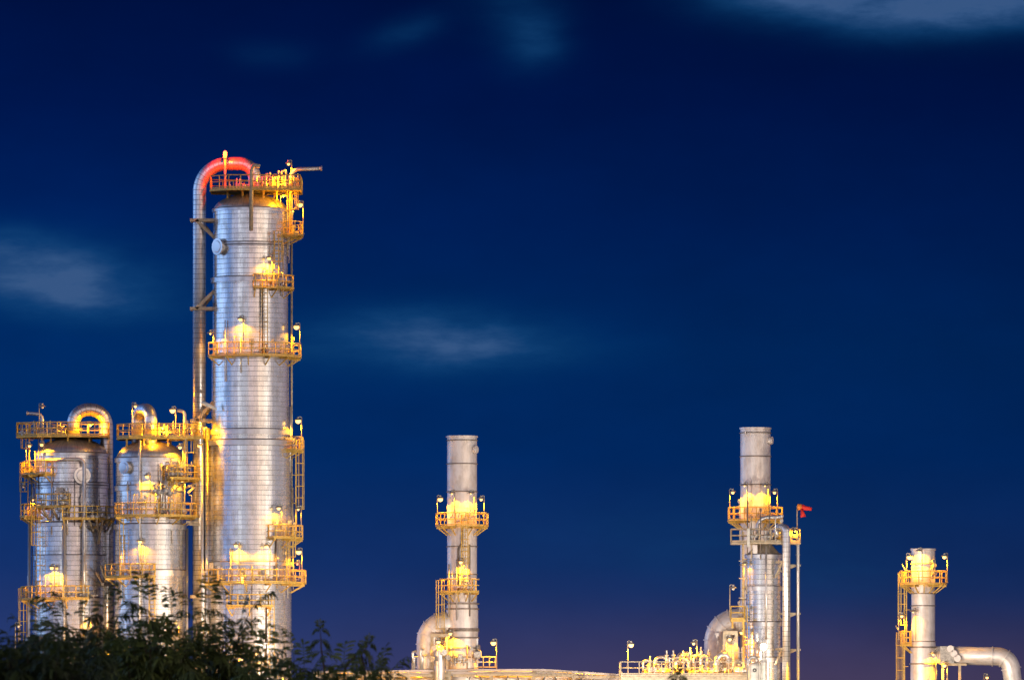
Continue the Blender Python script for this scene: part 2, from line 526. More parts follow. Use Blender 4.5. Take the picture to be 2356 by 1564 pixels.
def ring_platform(root, R, z, a0, a1, w=1.15, ends=True, post=1.05, mat='lamplitsteel', height=1.1):
    """sector walkway round a shell: deck and brackets, with its railing as a sub-part"""
    mb = MB()
    inn, out = arc(R + 0.04, a0, a1, z), arc(R + w, a0, a1, z)
    k = len(mb.v)
    n = len(inn)
    for th in (0.0, -0.07):
        for p in inn: mb.v.append((p[0], p[1], p[2] + th))
        for p in out: mb.v.append((p[0], p[1], p[2] + th))
    for i in range(n - 1):
        mb.quad([k + i, k + i + 1, k + n + i + 1, k + n + i])
        mb.quad([k + 2 * n + i, k + 3 * n + i, k + 3 * n + i + 1, k + 2 * n + i + 1])
        mb.quad([k + n + i, k + n + i + 1, k + 3 * n + i + 1, k + 3 * n + i])
        mb.quad([k + i, k + 2 * n + i, k + 2 * n + i + 1, k + i + 1])
    for i in (0, n - 1):
        mb.quad([k + i, k + n + i, k + 3 * n + i, k + 2 * n + i])
    nb = max(2, round(abs(a1 - a0) / 26))
    for i in range(nb + 1):
        a = math.radians(a0 + 2 + (a1 - a0 - 4) * i / nb)
        s_, c_ = math.sin(a), -math.cos(a)
        mb.bar((s_ * (R + .02), c_ * (R + .02), z - .15), (s_ * (R + w - .05), c_ * (R + w - .05), z - .15), 0.10, 0.14)
        mb.bar((s_ * (R + .02), c_ * (R + .02), z - .8), (s_ * (R + w - .2), c_ * (R + w - .2), z - .20), 0.08, 0.08)
    pf = mb.build('platform', mat, root)
    rb = MB()
    path = arc(R + w - 0.05, a0, a1, z)
    if ends:
        path = [arc(R + .1, a0, a0, z)[0]] + path + [arc(R + .1, a1, a1, z)[0]]
    rail_along(rb, [path], z, height, post)
    rb.build('railing', mat, pf)
    return pf

def flat_platform(root, poly, z, legs=(), leg_to=None, mat='lamplitsteel', height=1.1, open_edges=(), beams=True):
    """polygonal deck with beams under it and railing round it"""
    mb = MB()
    k = len(mb.v); n = len(poly)
    for th in (0, -.07):
        mb.v += [(p[0], p[1], z + th) for p in poly]
    mb.quad(list(range(k, k + n))); mb.quad(list(range(k + n, k + 2 * n))[::-1])
    for i in range(n):
        j = (i + 1) % n
        mb.quad([k + i, k + j, k + n + j, k + n + i])
        if beams:
            mb.bar((*poly[i], z - .13), (*poly[j], z - .13), .10, .12)
    for (x, y, zb) in legs:
        mb.bar((x, y, zb), (x, y, z - .07), .16)
    pf = mb.build('platform', mat, root)
    rb = MB()
    for i in range(n):
        if i in open_edges: continue
        j = (i + 1) % n
        rail_along(rb, [[(*poly[i], z), (*poly[j], z)]], z, height)
    rb.build('railing', mat, pf)
    return pf

def ladder(root, a, r, z0, z1, cage=True, mat='lamplitsteel', width=0.5, cage_from=2.2, cage_r=0.42):
    """vertical ladder at angle a (0 faces the camera, 90 is right), standing off the axis by r"""
    an = math.radians(a)
    o = Vector((math.sin(an), -math.cos(an), 0)); tt = Vector((math.cos(an), math.sin(an), 0))
    mb = MB()
    for s_ in (-1, 1):
        b = o * r + tt * (s_ * width / 2)
        mb.bar(b + Vector((0, 0, z0)), b + Vector((0, 0, z1 + 1.0)), 0.07)
    z = z0 + .2
    while z < z1 + .2:
        mb.tube([o * r - tt * width / 2 + Vector((0, 0, z)), o * r + tt * width / 2 + Vector((0, 0, z))], .022, 5)
        z += .33
    z = z0 + .5
    while z < z1:
        for s_ in (-1, 1):
            b = o * r + tt * (s_ * width / 2) + Vector((0, 0, z))
            mb.bar(b, b - o * .32, .05)
        z += 2.4
    ld = mb.build('ladder', mat, root)
    if cage:
        cb = MB()
        zz = z0 + cage_from
        hoop = lambda z: [o * r + tt * (math.cos(th) * cage_r) + o * (math.sin(th) * cage_r * 1.7) + Vector((0, 0, z)) for th in [math.pi * i / 8 for i in range(9)]]
        top = z1 + 1.0
        nh = max(2, round((top - zz) / 0.95))
        for i in range(nh + 1):
            cb.tube(hoop(zz + (top - zz) * i / nh), .03, 5)
        for i in (1, 2.5, 4, 5.5, 7):
            th = math.pi * i / 8
            p = o * r + tt * (math.cos(th) * cage_r) + o * (math.sin(th) * cage_r * 1.7)
            cb.bar(p + Vector((0, 0, zz)), p + Vector((0, 0, top)), .045)
        cb.build('safety_cage', mat, ld)
    return ld

def dome_prof(R, z, h, n=14, top=0.02):
    return [(R * math.cos(i / n * math.pi / 2) if i < n else top, z + h * math.sin(i / n * math.pi / 2)) for i in range(n + 1)]

def band(root, R, z, h=0.32, out=0.10, mat='band'):
    o = MB().lathe([(R - .05, z), (R + out, z), (R + out, z + h * .84), (R + out + .04, z + h * .86), (R + out + .04, z + h), (R - .05, z + h)], 72, smooth=True).build('stiffening_band', mat, root)
    MB().lathe([(R - .04, z + h + .003), (R + out * .5, z + h + .003), (R + out * .5, z + h + .075), (R - .04, z + h + .11)], 72).build('shadow_strip', 'darksteel', o)  # dark strip coloured in as the shadow line above the band
    return o

def manway(root, s, px, py, R, rad, out=0.55, mat='band'):
    """round manhole with its bolted cover standing off the shell"""
    l = s.x(px); dy = -math.sqrt(max(.01, R * R - l * l))
    axis = Vector((l, dy, 0)).normalized()
    c = Vector((l, dy, s.z(py, dy))) - axis * .2
    o = MB().disc_stack(c, axis, [(rad * .82, 0), (rad * .82, out - .05), (rad, out - .05), (rad, out + .06)]).build('manhole_neck', mat, root)
    MB().disc_stack(c + axis * (out + .075), axis, [(rad * 1.02, 0), (rad * 1.02, .07), (rad * .72, .08), (rad * .66, .12), (rad * .3, .13)]).build('manhole_cover', mat, o)
    return o

def bracket(root, pts, wd=.22, mat='steel'):
    mb = MB()
    for a, b in pts:
        mb.bar(a, b, wd, wd * 1.2)
    return mb.build('bracket', mat, root)

def pipe(name, label, cat, s, pts, r, bend=0.8, mat='pipe', n=12, group=None, flanges=(), root=None, seg=8):
    """a run of pipe as one thing (or, with root, a part), with flange collars as parts"""
    loc = Vector(s.loc())
    path = fillet(pts, bend, seg)
    mb = MB().tube(path, r, n)
    if root is not None:
        return mb.build(name, mat, root)
    o = mb.build(name, mat)
    o.location = loc
    tag(o, label, cat, group)
    for i in flanges:
        a, b, f = i
        p = Vector(pts[a]).lerp(Vector(pts[b]), f)
        ax = (Vector(pts[b]) - Vector(pts[a])).normalized()
        MB().disc_stack(p - ax * r * .22, ax, [(r * 1.0, 0), (r * 1.35, .001), (r * 1.35, r * .18), (r * 1.36, r * .26), (r * 1.35, r * .44), (r, r * .441)], 20).build('flange', mat, o)
    return o

# ------------------------------------------------------------------ lamps
LIGHTS = {}
def light_data(kind, energy, cone):
    key = (kind, energy, cone)
    if key not in LIGHTS:
        if cone:
            d = bpy.data.lights.new('lamp_light', 'SPOT')
            d.spot_size = math.radians(cone); d.spot_blend = 0.40
        else:
            d = bpy.data.lights.new('lamp_light', 'POINT')
        d.energy = energy * (3.1 if kind != 'white' else 4.3)
        d.color = {'sodium': (1.0, 0.42, 0.002), 'white': (1.0, 0.88, 0.72), 'red': (1.0, 0.025, 0.0)}[kind]
        d.shadow_soft_size = 0.08
        LIGHTS[key] = d
    return LIGHTS[key]
MESHES = {}
def cached(key, f):
    if key not in MESHES: MESHES[key] = f()
    return MESHES[key]
def link_mesh(name, me, parent, loc=(0, 0, 0), rz=0):
    o = bpy.data.objects.new(name, me); COL.objects.link(o); o.parent = parent; o.location = loc; o.rotation_euler = (0, 0, rz); return o

def lamp(label, s, px, py, dy=0.0, height=2.3, face=0.0, energy=220, cone=158, bulb=0.15, kind='sodium', group='sodium lamps on the plant', mat=None, offset=0.30, base=None, toward=None):
    """hooded lamp on a thin post: foot at the deck, short arm carrying a hood with a bulb below it. px,py is the bulb."""
    bx, by, bz = s.p(px, py, dy)
    a = math.radians(face)
    arm = Vector((math.sin(a), -math.cos(a), 0))            # the way the arm reaches
    h = round(height, 1)
    foot = Vector((bx, by, bz - h)) - arm * offset
    root = thing('platform_lamp', label, 'lamp', (s.X + foot.x, s.Y + foot.y, foot.z), group)
    def pole():
        mb = MB().tube([(0, 0, 0), (0, 0, h + .25)], .045, 6)
        mb.lathe([(.10, 0), (.10, .06), (.05, .07), (.05, .1)], 8)
        return mb.mesh('pole', 'steel')
    link_mesh('pole', cached(('pole', h), pole), root)
    def hood():
        mb = MB().tube(fillet([(0, 0, h + .2), (0, 0, h + .32), (offset * .5, 0, h + .36), (offset, 0, h + .26)], .08, 4), .04, 6)
        mb.lathe([(.30, h + .06), (.31, h + .07), (.22, h + .17), (.10, h + .22), (.09, h + .34), (.03, h + .36)], 16, (offset, 0))
        return mb.mesh('hood', 'hood')
    rz = math.atan2(arm.y, arm.x)
    hd = link_mesh('hood', cached(('hood', h, offset), hood), root, (0, 0, 0), rz)
    bm_ = mat or {'sodium': 'bulb', 'white': 'whitebulb', 'red': 'redbulb'}[kind]
    b = link_mesh('bulb', cached(('bulb', h, offset, bulb, bm_), lambda: MB().ball((offset, 0, h), bulb).mesh('bulb', bm_)), root, (0, 0, 0), rz)
    if energy:
        l = bpy.data.objects.new('lamp_light', light_data(kind, energy, cone))
        COL.objects.link(l); l.parent = root
        l.location = (arm.x * offset, arm.y * offset, h - bulb - .06)
        if toward is not None:
            l.rotation_euler = Vector(toward).to_track_quat('-Z', 'Y').to_euler()
    return root

def shell_lamp(label, s, px, py, R, gap=0.95, **kw):
    """a lamp on the camera side of a shell, GAP metres off it"""
    gap *= .78; py -= 7; kw['height'] = kw.get('height', 2.3) + .25
    l = s.x(px); r = R + gap
    l = max(-r * .995, min(r * .995, l))
    dy = -math.sqrt(r * r - l * l)
    face = math.degrees(math.atan2(l, -dy)) - 100
    return lamp(label, s, px, py, dy, face=face, **kw)

# ================================================================== ground
g = MB(); g.v = [(-6000, -200, 0), (6000, -200, 0), (6000, 9000, 0), (-6000, 9000, 0)]; g.quad([0, 1, 2, 3])
structure('ground', g, 'ground')

# ================================================================== tallest column
T = Site(576)
tall = thing('distillation_column', 'tallest silver clad column, banded and domed, with many lamplit walkways', 'column', T.loc(), 'clad process columns')
RA, RB, RC, RD = 86 / 27, 87 / 27, 89 / 27, 94 / 27
zA, zB, zC, zD = T.z(487), T.z(648), T.z(824), T.z(1012)
MB().lathe([(RD + .05, 0), (RD + .03, T.z(1480)), (RD, zD - .5), (RD - .02, zD - .25), (RC + .02, zD + .35), (RC, zC), (RB, zC + .02), (RB, zB), (RA, zB + .02), (RA, zA)], 120).build('shell', 'clad', tall)
MB().lathe(dome_prof(RA - .02, zA + .02, (487 - 447) / 27), 96).build('dome', 'dome', tall)
for py, R, h in ((489, RA, .22), (566, RA, .14), (572, RA, .12), (652, RB, .4), (830, RB, .5), (1001, RC, .42), (1026, RD, .42), (1302, RD, .3), (1492, RD + .03, .45)):
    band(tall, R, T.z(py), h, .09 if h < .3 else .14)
manway(tall, T, 511, 568, RA, 0.70, .5)
# walkways
zt = T.z(440)
flat_platform(tall, [(T.x(486), -2.2), (T.x(530), -3.7), (T.x(694), -3.6), (T.x(694), 1.8), (T.x(560), 2.3), (T.x(486), 1.4)], zt,
              [(-1.9, -1.2, zA + .9), (-.6, -1.9, zA + .8), (1.2, -1.9, zA + .8), (2.3, -1.0, zA + .7), (-1.8, 1.2, zA + .8), (2.0, 1.4, zA + .7)])
ring_platform(tall, RA, T.z(543), 62, 128, 1.35)
ring_platform(tall, RA, T.z(662, -3), 6, 66, 1.0)
ring_platform(tall, RB, T.z(818, -3), -54, 104, 1.15)
ring_platform(tall, RC, T.z(1036), 62, 125, 1.25)
ring_platform(tall, RD, T.z(1238, -1), 28, 100, 1.05)
ring_platform(tall, RD, T.z(1340, -3), -58, 106, 1.3)
ring_platform(tall, RD, T.z(1394, -4), -26, 28, 1.0, height=1.0)
# ladders
ladder(tall, 74, RA + .4, T.z(543), T.z(440), True)
ladder(tall, 40, RA + .4, T.z(662, -2.5), T.z(560, -2.5), True)
ladder(tall, 22, RB + .35, T.z(818, -3), T.z(664, -3), False)
ladder(tall, 84, RD + .45, T.z(1236), T.z(1040), True, cage_from=2.4, cage_r=.4)
ladder(tall, 58, RD + .4, T.z(1340, -2), T.z(1238, -2), True)
ladder(tall, 30, RD + .35, T.z(1560, -3), T.z(1394, -3), False)
for px0, y0, y1 in ((604, 818, 650), (613, 1560, 1395), (636, 1340, 1210)):
    f0 = T.front(px0, y0, RD + .18); f1 = T.front(px0, y1, RB + .25)
    MB().tube([(f0[0], f0[1], f0[2]), (f1[0], f1[1], f1[2])], .075, 6).build('conduit', 'darksteel', tall)
MB().tube([(RB + .28, 0.4, T.z(1200)), (RB + .28, 0.4, T.z(560))], .09, 8).build('conduit', 'steel', tall)
MB().tube([(-RD - .12, -.5, 0), (-RD - .12, -.5, T.z(985))], .22, 10).build('riser_pipe', 'pipeclad', tall)
# brackets that carry the overhead pipe
for py, diag in ((508, 1), (711, -1), (968, -1), (1372, -1)):
    x0, x1 = T.x(438), -RA - .05 if py < 800 else -RD + .1
    z = T.z(py)
    bracket(tall, [((x0, -.75, z), (x1 + .4, -.75, z)), ((x0, .75, z), (x1 + .4, .75, z)), ((x0 + .2, -.75, z), (x0 + .2, .75, z)),
                   ((T.x(452), -.75, z), (x1 + .25, -.75, z - diag * 1.55)), ((T.x(462), .75, z), (x1 + .25, .75, z - diag * 1.55))], .22)
# davit, beacon mast, relief valves and vents on the top deck
MB().tube(fillet([T.front(578, 530, RA + .35), T.p(578, 392, -3.6), T.p(582, 380, -3.6), T.p(598, 383, -3.6)], .35), .17, 8).build('davit', 'steel', tall)
for px, py, r in ((604, 405, .10), (616, 398, .09), (628, 404, .16), (641, 392, .08), (650, 404, .2), (655, 412, .14), (612, 412, .22), (545, 410, .07), (528, 415, .07), (553, 412, .12), (561, 422, .2)):
    mb = MB()
    x, y, z = T.p(px, py, -1.0)
    mb.lathe([(r, zt), (r, zt + (z - zt) * .5), (r * 1.7, zt + (z - zt) * .51), (r * 1.7, zt + (z - zt) * .58), (r * .9, zt + (z - zt) * .6), (r * .9, z - .1), (r * .4, z)], 10, (x, y))
    if r > .1: mb.bar((x - .4, y, zt + .45), (x + .5, y, zt + .45), .14)
    mb.build('relief_valve', 'valve', tall)
for px in (604, 627):
    mb = MB().tube(fillet([T.p(px, 440, -1.6), T.p(px, 407, -1.6), T.p(px + 9, 407, -1.6), T.p(px + 9, 425, -1.6)], .15), .06, 6)
    mb.build('vent_bend', 'pipe', tall)
MB().tube(fillet([T.p(658, 400, -1), T.p(658, 392, -1), T.p(648, 394, -1), T.p(648, 402, -1)], .1), .09, 6).build('vent_bend', 'pipe', tall)

pipe('vent_pipe', 'yellow lit gooseneck vent pipe reaching out from the tallest column top', 'pipe', T,
     [T.p(670, 540, -.6), T.p(669, 390, -.6), T.p(741, 388, -.9)], .17, .75, 'pipe', flanges=((1, 2, .98), (0, 1, .35)))
pipe('overhead_vapour_pipe', 'thick clad pipe looping over the top of the tallest column, red from the beacon', 'pipe', T,
     [(T.x(458), 0, 0), T.p(459, 377), T.p(586, 377, -.4), T.p(586, 446, -.4)], 15 / 27, [2.35, 1.9], 'pipeclad', 20, flanges=((2, 3, .85),), seg=16, group='overhead pipes')
pipe('drain_pipe', 'thin yellow lit pipe down the left edge of the tallest column', 'pipe', T,
     [(T.x(468, -2.6), -2.6, 0), T.p(468, 1322, -2.6), T.p(475, 1310, -2.6), T.p(475, 1240, -2.6)], .11, .1, 'pipe', group='thin pipes')

# ================================================================== left column
A = Site(165, 604)
lc = thing('distillation_column', 'wide silver clad column at the far left end behind the trees', 'column', A.loc(), 'clad process columns')
R1, R1b = 84 / 27, 89 / 27
MB().lathe([(R1b + .05, 0), (R1b, A.z(1205)), (R1, A.z(1200)), (R1, A.z(1048))], 110).build('shell', 'clad', lc)
MB().lathe(dome_prof(R1 - .02, A.z(1047), 41 / 27), 96).build('dome', 'dome', lc)
for py, R, h in ((1050, R1, .22), (1116, R1, .14), (1122, R1, .14), (1212, R1b, .3), (1288, R1b, .35), (1382, R1b, .2), (1455, R1b, .2)):
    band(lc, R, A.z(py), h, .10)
manway(lc, A, 191, 1094, R1, .72, .55)
zt1 = A.z(1003)
flat_platform(lc, [(A.x(40), -.9), (A.x(88), -2.2), (A.x(160), -2.7), (A.x(252), -1.9), (A.x(252), 1.5), (A.x(150), 2.4), (A.x(40), 1.0)], zt1,
              [(-1.7, -1.4, A.z(1020)), (-.2, -2.0, A.z(1020)), (1.6, -1.5, A.z(1022)), (1.6, 1.3, A.z(1020))])
ring_platform(lc, R1, A.z(1091, -1), -112, -28, 1.2)
ring_platform(lc, R1b, A.z(1190), -108, -62, 1.15)
ring_platform(lc, R1, A.z(1166, -3), -44, 2, 1.1)
ring_platform(lc, R1b, A.z(1194, -3), -8, 62, 1.1)
ring_platform(lc, R1b, A.z(1378, -2), -106, 24, 1.1)
ladder(lc, -80, R1 + .55, A.z(1091), A.z(1003), True)
ladder(lc, -83, R1b + .45, A.z(1190), A.z(1092), True)
ladder(lc, -48, R1b + .35, A.z(1378, -2), A.z(1192, -2), True, cage_from=4.6)
ladder(lc, -84, R1b + .55, A.z(1490), A.z(1380), True, cage_from=.4)
for px0, px1, y0, y1 in ((205, 216, 1196, 1222), (222, 228, 1196, 1230), (236, 226, 1196, 1250), (232, 246, 1300, 1345), (222, 240, 1318, 1346), (98, 112, 1170, 1195), (122, 133, 1170, 1195)):
    MB().bar(A.front(px0, y0, R1b + 1.0), A.front(px1, y1, R1b + .05), .16).build('brace', 'steel', lc)
MB().bar(A.front(236, 1343, R1b + .8), A.front(252, 1345, R1b + .3), .25).build('brace', 'steel', lc)
for px, py, r in ((118, 983, .3), (130, 978, .35), (141, 980, .25), (64, 985, .1), (150, 985, .12)):
    x, y, z = A.p(px, py, -1.2)
    mb = MB().lathe([(r * .5, zt1), (r * .5, z - .6), (r, z - .58), (r, z - .45), (r * .4, z - .4), (r * .4, z - .1), (r * 1.2, z - .05), (r * 1.2, z)], 10, (x, y))
    mb.build('relief_valve', 'valve', lc)
# valve group on the front walkway
for px, py in ((143, 1150), (150, 1138), (138, 1163), (212, 1182), (225, 1180), (240, 1184)):
    x, y, z = A.front(px, py, R1b + .7)
    MB().lathe([(.1, z - .5), (.26, z - .35), (.26, z - .1), (.1, z), (.1, z + .25), (.3, z + .26), (.3, z + .31), (.05, z + .33)], 10, (x, y)).bar((x - .5, y, z - .22), (x + .5, y, z - .22), .16).build('valve', 'valve', lc)
pipe('overhead_vapour_pipe', 'short thick clad pipe hooping over the far left column', 'pipe', A,
     [A.p(169, 1008, 0), A.p(169, 942, 0), A.p(245, 942, .5), A.p(245, 1060, .5), (A.x(245), .9, A.z(1060) - 3), (A.x(247), 1.2, 0)], 15 / 27, [1.38, 1.38, .6, .6], 'pipeclad', 20, flanges=((0, 1, .3),), seg=12, group='overhead pipes')
pipe('vent_pipe', 'bent vent pipe with a short crook left of the far left column top', 'pipe', A,
     [A.p(97, 1040, -.8), A.p(97, 953, -.8), A.p(61, 950, -.8)], .15, .45, 'pipe', flanges=((1, 2, .97),))
pipe('process_pipe', 'grey pipe bent like a cane down the front of the far left column', 'pipe', A,
     [A.front(104, 1060, R1 + .25), A.front(150, 1056, R1 + .45), A.front(194, 1056, R1 + .45), A.front(193, 1170, R1 + .55), (A.x(191, -R1b - .4), -R1b - .35, 0)], .15, .55, 'pipe', flanges=((3, 4, .1), (2, 3, .6)))
pipe('process_pipe', 'straight grey downpipe left of the cane shaped pipe on the far left column', 'pipe', A,
     [A.front(147, 1172, R1b + .5), (A.x(146, -R1b - .5), -R1b - .5, 0)], .15, .4, 'pipe', flanges=((0, 1, .02), (0, 1, .32)))
pipe('process_pipe', 'clad pipe with a swan neck top at the right edge of the far left column', 'pipe', A,
     [A.front(225, 1200, R1b + .3), A.p(233, 1218, -2.2), A.p(256, 1188, -1.6), A.p(256, 1212, -1.4), A.p(249, 1225, -1.4), (A.x(249), -1.4, 0)], .27, .4, 'pipeclad', flanges=((4, 5, .06),))
pipe('drain_pipe', 'thin straight pipe down the left side of the far left column', 'pipe', A,
     [A.p(68, 1192, -.6), (A.x(66), -.6, 0)], .13, .1, 'pipe', group='thin pipes')
pipe('process_pipe', 'thick insulated elbow low among leaves left of the far left column', 'pipe', A,
     [A.p(60, 1474, -3.4), A.p(105, 1472, -3.7), A.p(108, 1560, -3.7)], .36, .5, 'pipe')

# ================================================================== second column
B = Site(345, 600)
mc = thing('distillation_column', 'middle sized silver clad column between the far left and tallest columns', 'column', B.loc(), 'clad process columns')
R2, R2b = 78 / 27, 81 / 27
MB().lathe([(R2b + .06, 0), (R2b, B.z(1212)), (R2, B.z(1207)), (R2, B.z(1056))], 104).build('shell', 'clad', mc)
MB().lathe(dome_prof(R2 - .03, B.z(1055), 42 / 27), 96).build('dome', 'dome', mc)
for py, R, h in ((1064, R2, .34), (1130, R2, .42), (1218, R2b, .4), (1326, R2b, .5), (1428, R2b, .3)):
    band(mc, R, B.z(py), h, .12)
manway(mc, B, 296, 1075, R2, .55, .5)
zt2 = B.z(1007)
flat_platform(mc, [(B.x(271), -1.2), (B.x(300), -2.4), (B.x(390), -2.6), (B.x(470), -1.8), (B.x(470), 1.2), (B.x(390), 2.2), (B.x(271), 1.4)], zt2,
              [(-1.9, -1.3, B.z(1030)), (-.4, -2.0, B.z(1030)), (1.6, -1.4, B.z(1030)), (1.7, 1.2, B.z(1030))])
ring_platform(mc, R2, B.z(1102, -1.5), 26, 100, 1.55)
ring_platform(mc, R2, B.z(1187, -2.5), -42, 96, 1.45)
ring_platform(mc, R2b, B.z(1327, -2.5), -66, 10, 1.15)
ladder(mc, 68, R2 + .5, B.z(1102), B.z(1006), True)
ladder(mc, 36, R2 + .4, B.z(1187, -2.5), B.z(1102, -2.5), True)
ladder(mc, -43, R2b + .35, B.z(1327, -2), B.z(1188, -2), True, cage_from=5.4)
ladder(mc, 6, R2b + .35, B.z(1440, -3), B.z(1327, -3), False)
for px, py in ((355, 1122), (365, 1126), (380, 1122), (390, 1128), (405, 1080), (415, 1084), (395, 1084)):
    x, y, z = B.front(px, py, R2 + .8)
    MB().lathe([(.1, z - .5), (.24, z - .35), (.24, z - .1), (.1, z), (.1, z + .25), (.28, z + .26), (.28, z + .31), (.05, z + .33)], 10, (x, y)).bar((x - .6, y, z - .22), (x + .6, y, z - .22), .15).build('valve', 'valve', mc)
for px, y0, y1 in ((371, 1185, 1065), (382, 1185, 1072), (376, 1190, 1105), (360, 1190, 1130)):
    MB().tube([B.front(px, y0, R2 + .45), B.front(px, y1, R2 + .45)], .10, 6).build('riser_pipe', 'pipe', mc)
MB().bar(B.front(324, 1127, R2 + .5), B.front(356, 1127, R2 + .8), .08).build('brace', 'steel', mc)
for a, b in (((432, 1118), (452, 1116)), ((432, 1134), (450, 1117)), ((428, 1200), (458, 1202)), ((436, 1206), (460, 1206))):
    MB().bar(B.p(*a, -1.6), B.p(*b, -1.6), .2).build('brace', 'steel', mc)
pipe('overhead_vapour_pipe', 'thick lamplit pipe hooping edge on over the middle sized column', 'pipe', B,
     [B.p(317, 1030, .9), B.p(317, 943, .9), B.p(347, 942, -1.2), B.p(347, 1030, -1.2)], 14.5 / 27, [.95, .95], 'pipeclad', 20, flanges=((0, 1, .28), (2, 3, .7)), seg=12, group='overhead pipes')
pipe('vent_pipe', 'yellow lit gooseneck vent pipe at the right of the middle sized column', 'pipe', B,
     [B.p(425, 1085, -1.2), B.p(425, 946, -1.2), B.p(408, 944, -1.2)], .15, .5, 'pipe', flanges=((0, 1, .4),))
pipe('process_pipe', 'thin pale downpipe on the front of the middle sized column', 'pipe', B,
     [B.front(322, 1012, R2 + .3), B.front(321, 1060, R2 + .35), B.front(321, 1240, R2b + .35), (B.x(321, -R2b - .3), -R2b - .3, 0)], .09, .2, 'pipe')
pipe('drain_pipe', 'thin pipe along the right edge of the middle sized column', 'pipe', B,
     [B.p(430, 1215, .2), (B.x(430), .2, 0)], .12, .2, 'pipe', group='thin pipes')
pipe('drain_pipe', 'slender pipe rising in the gap between middle sized and tallest columns', 'pipe', B,
     [(B.x(467), -3.0, 0), B.p(467, 1020, -3.0)], .10, .2, 'pipe', group='thin pipes')

def clutter(root, R, z, a0, a1, n, seed):
    """boxes, valves, drums, uprights and conduit runs along a walkway"""
    rng = random.Random(seed)
    for i in range(n):
        a = math.radians(a0 + (a1 - a0) * (i + rng.uniform(.2, .8)) / n)
        r = R + rng.uniform(.25, .7)
        x, y = r * math.sin(a), -r * math.cos(a)
        k = rng.choice(('valve', 'junction_box', 'conduit', 'valve', 'gauge', 'conduit', 'instrument'))
        if k == 'valve':
            h = rng.uniform(.5, 1.0)
            MB().lathe([(.07, z), (.07, z + h * .3), (.19, z + h * .36), (.19, z + h * .6), (.06, z + h * .66), (.06, z + h), (.2, z + h + .01), (.2, z + h + .06), (.03, z + h + .08)], 10, (x, y)).bar((x - .4, y, z + h * .48), (x + .4, y, z + h * .48), .13).build('valve', 'valve', root)
        elif k == 'junction_box':
            zz = z + rng.uniform(.7, 1.5); w_ = rng.uniform(.15, .3)
            MB().box((x - w_, y - .1, zz - .3), (x + w_, y + .1, zz + .2)).bar((x, y, z), (x, y, zz - .3), .06).build('junction_box', 'valve', root)
        elif k == 'conduit':
            h = rng.uniform(1.5, 4.5)
            f = R + .18
            x, y = f * math.sin(a), -f * math.cos(a)
            MB().tube([(x, y, z - rng.uniform(.2, 2.5)), (x, y, z + h)], rng.uniform(.035, .08), 6).build('conduit', rng.choice(('pipe', 'steel', 'darksteel')), root)
        elif k == 'gauge':
            zz = z + rng.uniform(1.0, 1.7)
            MB().bar((x, y, z), (x, y, zz), .05).disc_stack((x, y, zz + .12), (math.sin(a), -math.cos(a), 0), [(.16, 0), (.16, .08), (.12, .09)], 14).build('gauge', 'board', root)
        else:
            h = rng.uniform(1.2, 2.2)
            MB().tube(fillet([(x, y, z), (x, y, z + h), (x * .93, y * .93, z + h)], .2, 5), .06, 6).build('vent_bend', 'pipe', root)

for i, (rt, R, z, a0, a1, n) in enumerate((
        (tall, RA, T.z(543), 66, 110, 4), (tall, RA, T.z(662, -3), 8, 62, 6), (tall, RB, T.z(818, -3), -50, 100, 9), (tall, RC, T.z(1036), 62, 110, 4),
        (tall, RD, T.z(1238, -1), 30, 95, 6), (tall, RD, T.z(1340, -3), -54, 100, 14), (tall, RD, T.z(1394, -4), -24, 26, 4),
        (lc, R1, A.z(1091, -1), -100, -30, 6), (lc, R1b, A.z(1190), -105, -64, 4), (lc, R1, A.z(1166, -3), -42, 0, 5), (lc, R1b, A.z(1194, -3), -6, 60, 8), (lc, R1b, A.z(1378, -2), -100, 40, 12),
        (mc, R2, B.z(1102, -1.5), 28, 98, 9), (mc, R2, B.z(1187, -2.5), -40, 94, 12), (mc, R2b, B.z(1327, -2.5), -64, 8, 7))):
    clutter(rt, R, z, a0, a1, n, 50 + i)
# deck top fittings
for rt, s_, zz, pxs, sd in ((tall, T, zt, range(596, 690, 9), 3), (lc, A, zt1, range(54, 160, 12), 4), (mc, B, zt2, range(366, 466, 11), 5)):
    rng = random.Random(sd)
    for px in pxs:
        x, y = s_.x(px), rng.uniform(-1.8, .6); h = rng.uniform(.5, 1.5); r = rng.uniform(.06, .16)
        MB().lathe([(r, zz), (r, zz + h * .5), (r * 1.7, zz + h * .52), (r * 1.7, zz + h * .62), (r * .8, zz + h * .64), (r * .8, zz + h), (r * .3, zz + h + .05)], 10, (x, y)).bar((x - .35, y, zz + h * .4), (x + .35, y, zz + h * .4), .1).build('relief_valve', 'valve', rt)

# ================================================================== lamps on the three columns
S_ = lambda *a, **k: shell_lamp(*a, **k)
# beacon
bz = T.p(518, 356, -1.1)
be = thing('beacon_lamp', 'red aircraft warning lamp on a mast above the tallest column', 'lamp', (T.X + bz[0], T.Y + bz[1], zt), None)
MB().tube([(0, 0, 0), (0, 0, bz[2] - zt - .3)], .10, 8).build('mast', 'steel', be)
MB().lathe([(.16, bz[2] - zt - .32), (.2, bz[2] - zt - .3), (.2, bz[2] - zt - .2), (.12, bz[2] - zt - .18)], 12).build('lamp_base', 'hood', be)
MB().lathe([(.12, bz[2] - zt - .18), (.17, bz[2] - zt - .1), (.17, bz[2] - zt + .2), (.1, bz[2] - zt + .32), (.02, bz[2] - zt + .35)], 14).build('bulb', 'redbulb', be)
l = bpy.data.objects.new('lamp_light', light_data('red', 700, 0)); COL.objects.link(l); l.parent = be; l.location = (0, -.35, bz[2] - zt - .1)
l.data.shadow_soft_size = .1

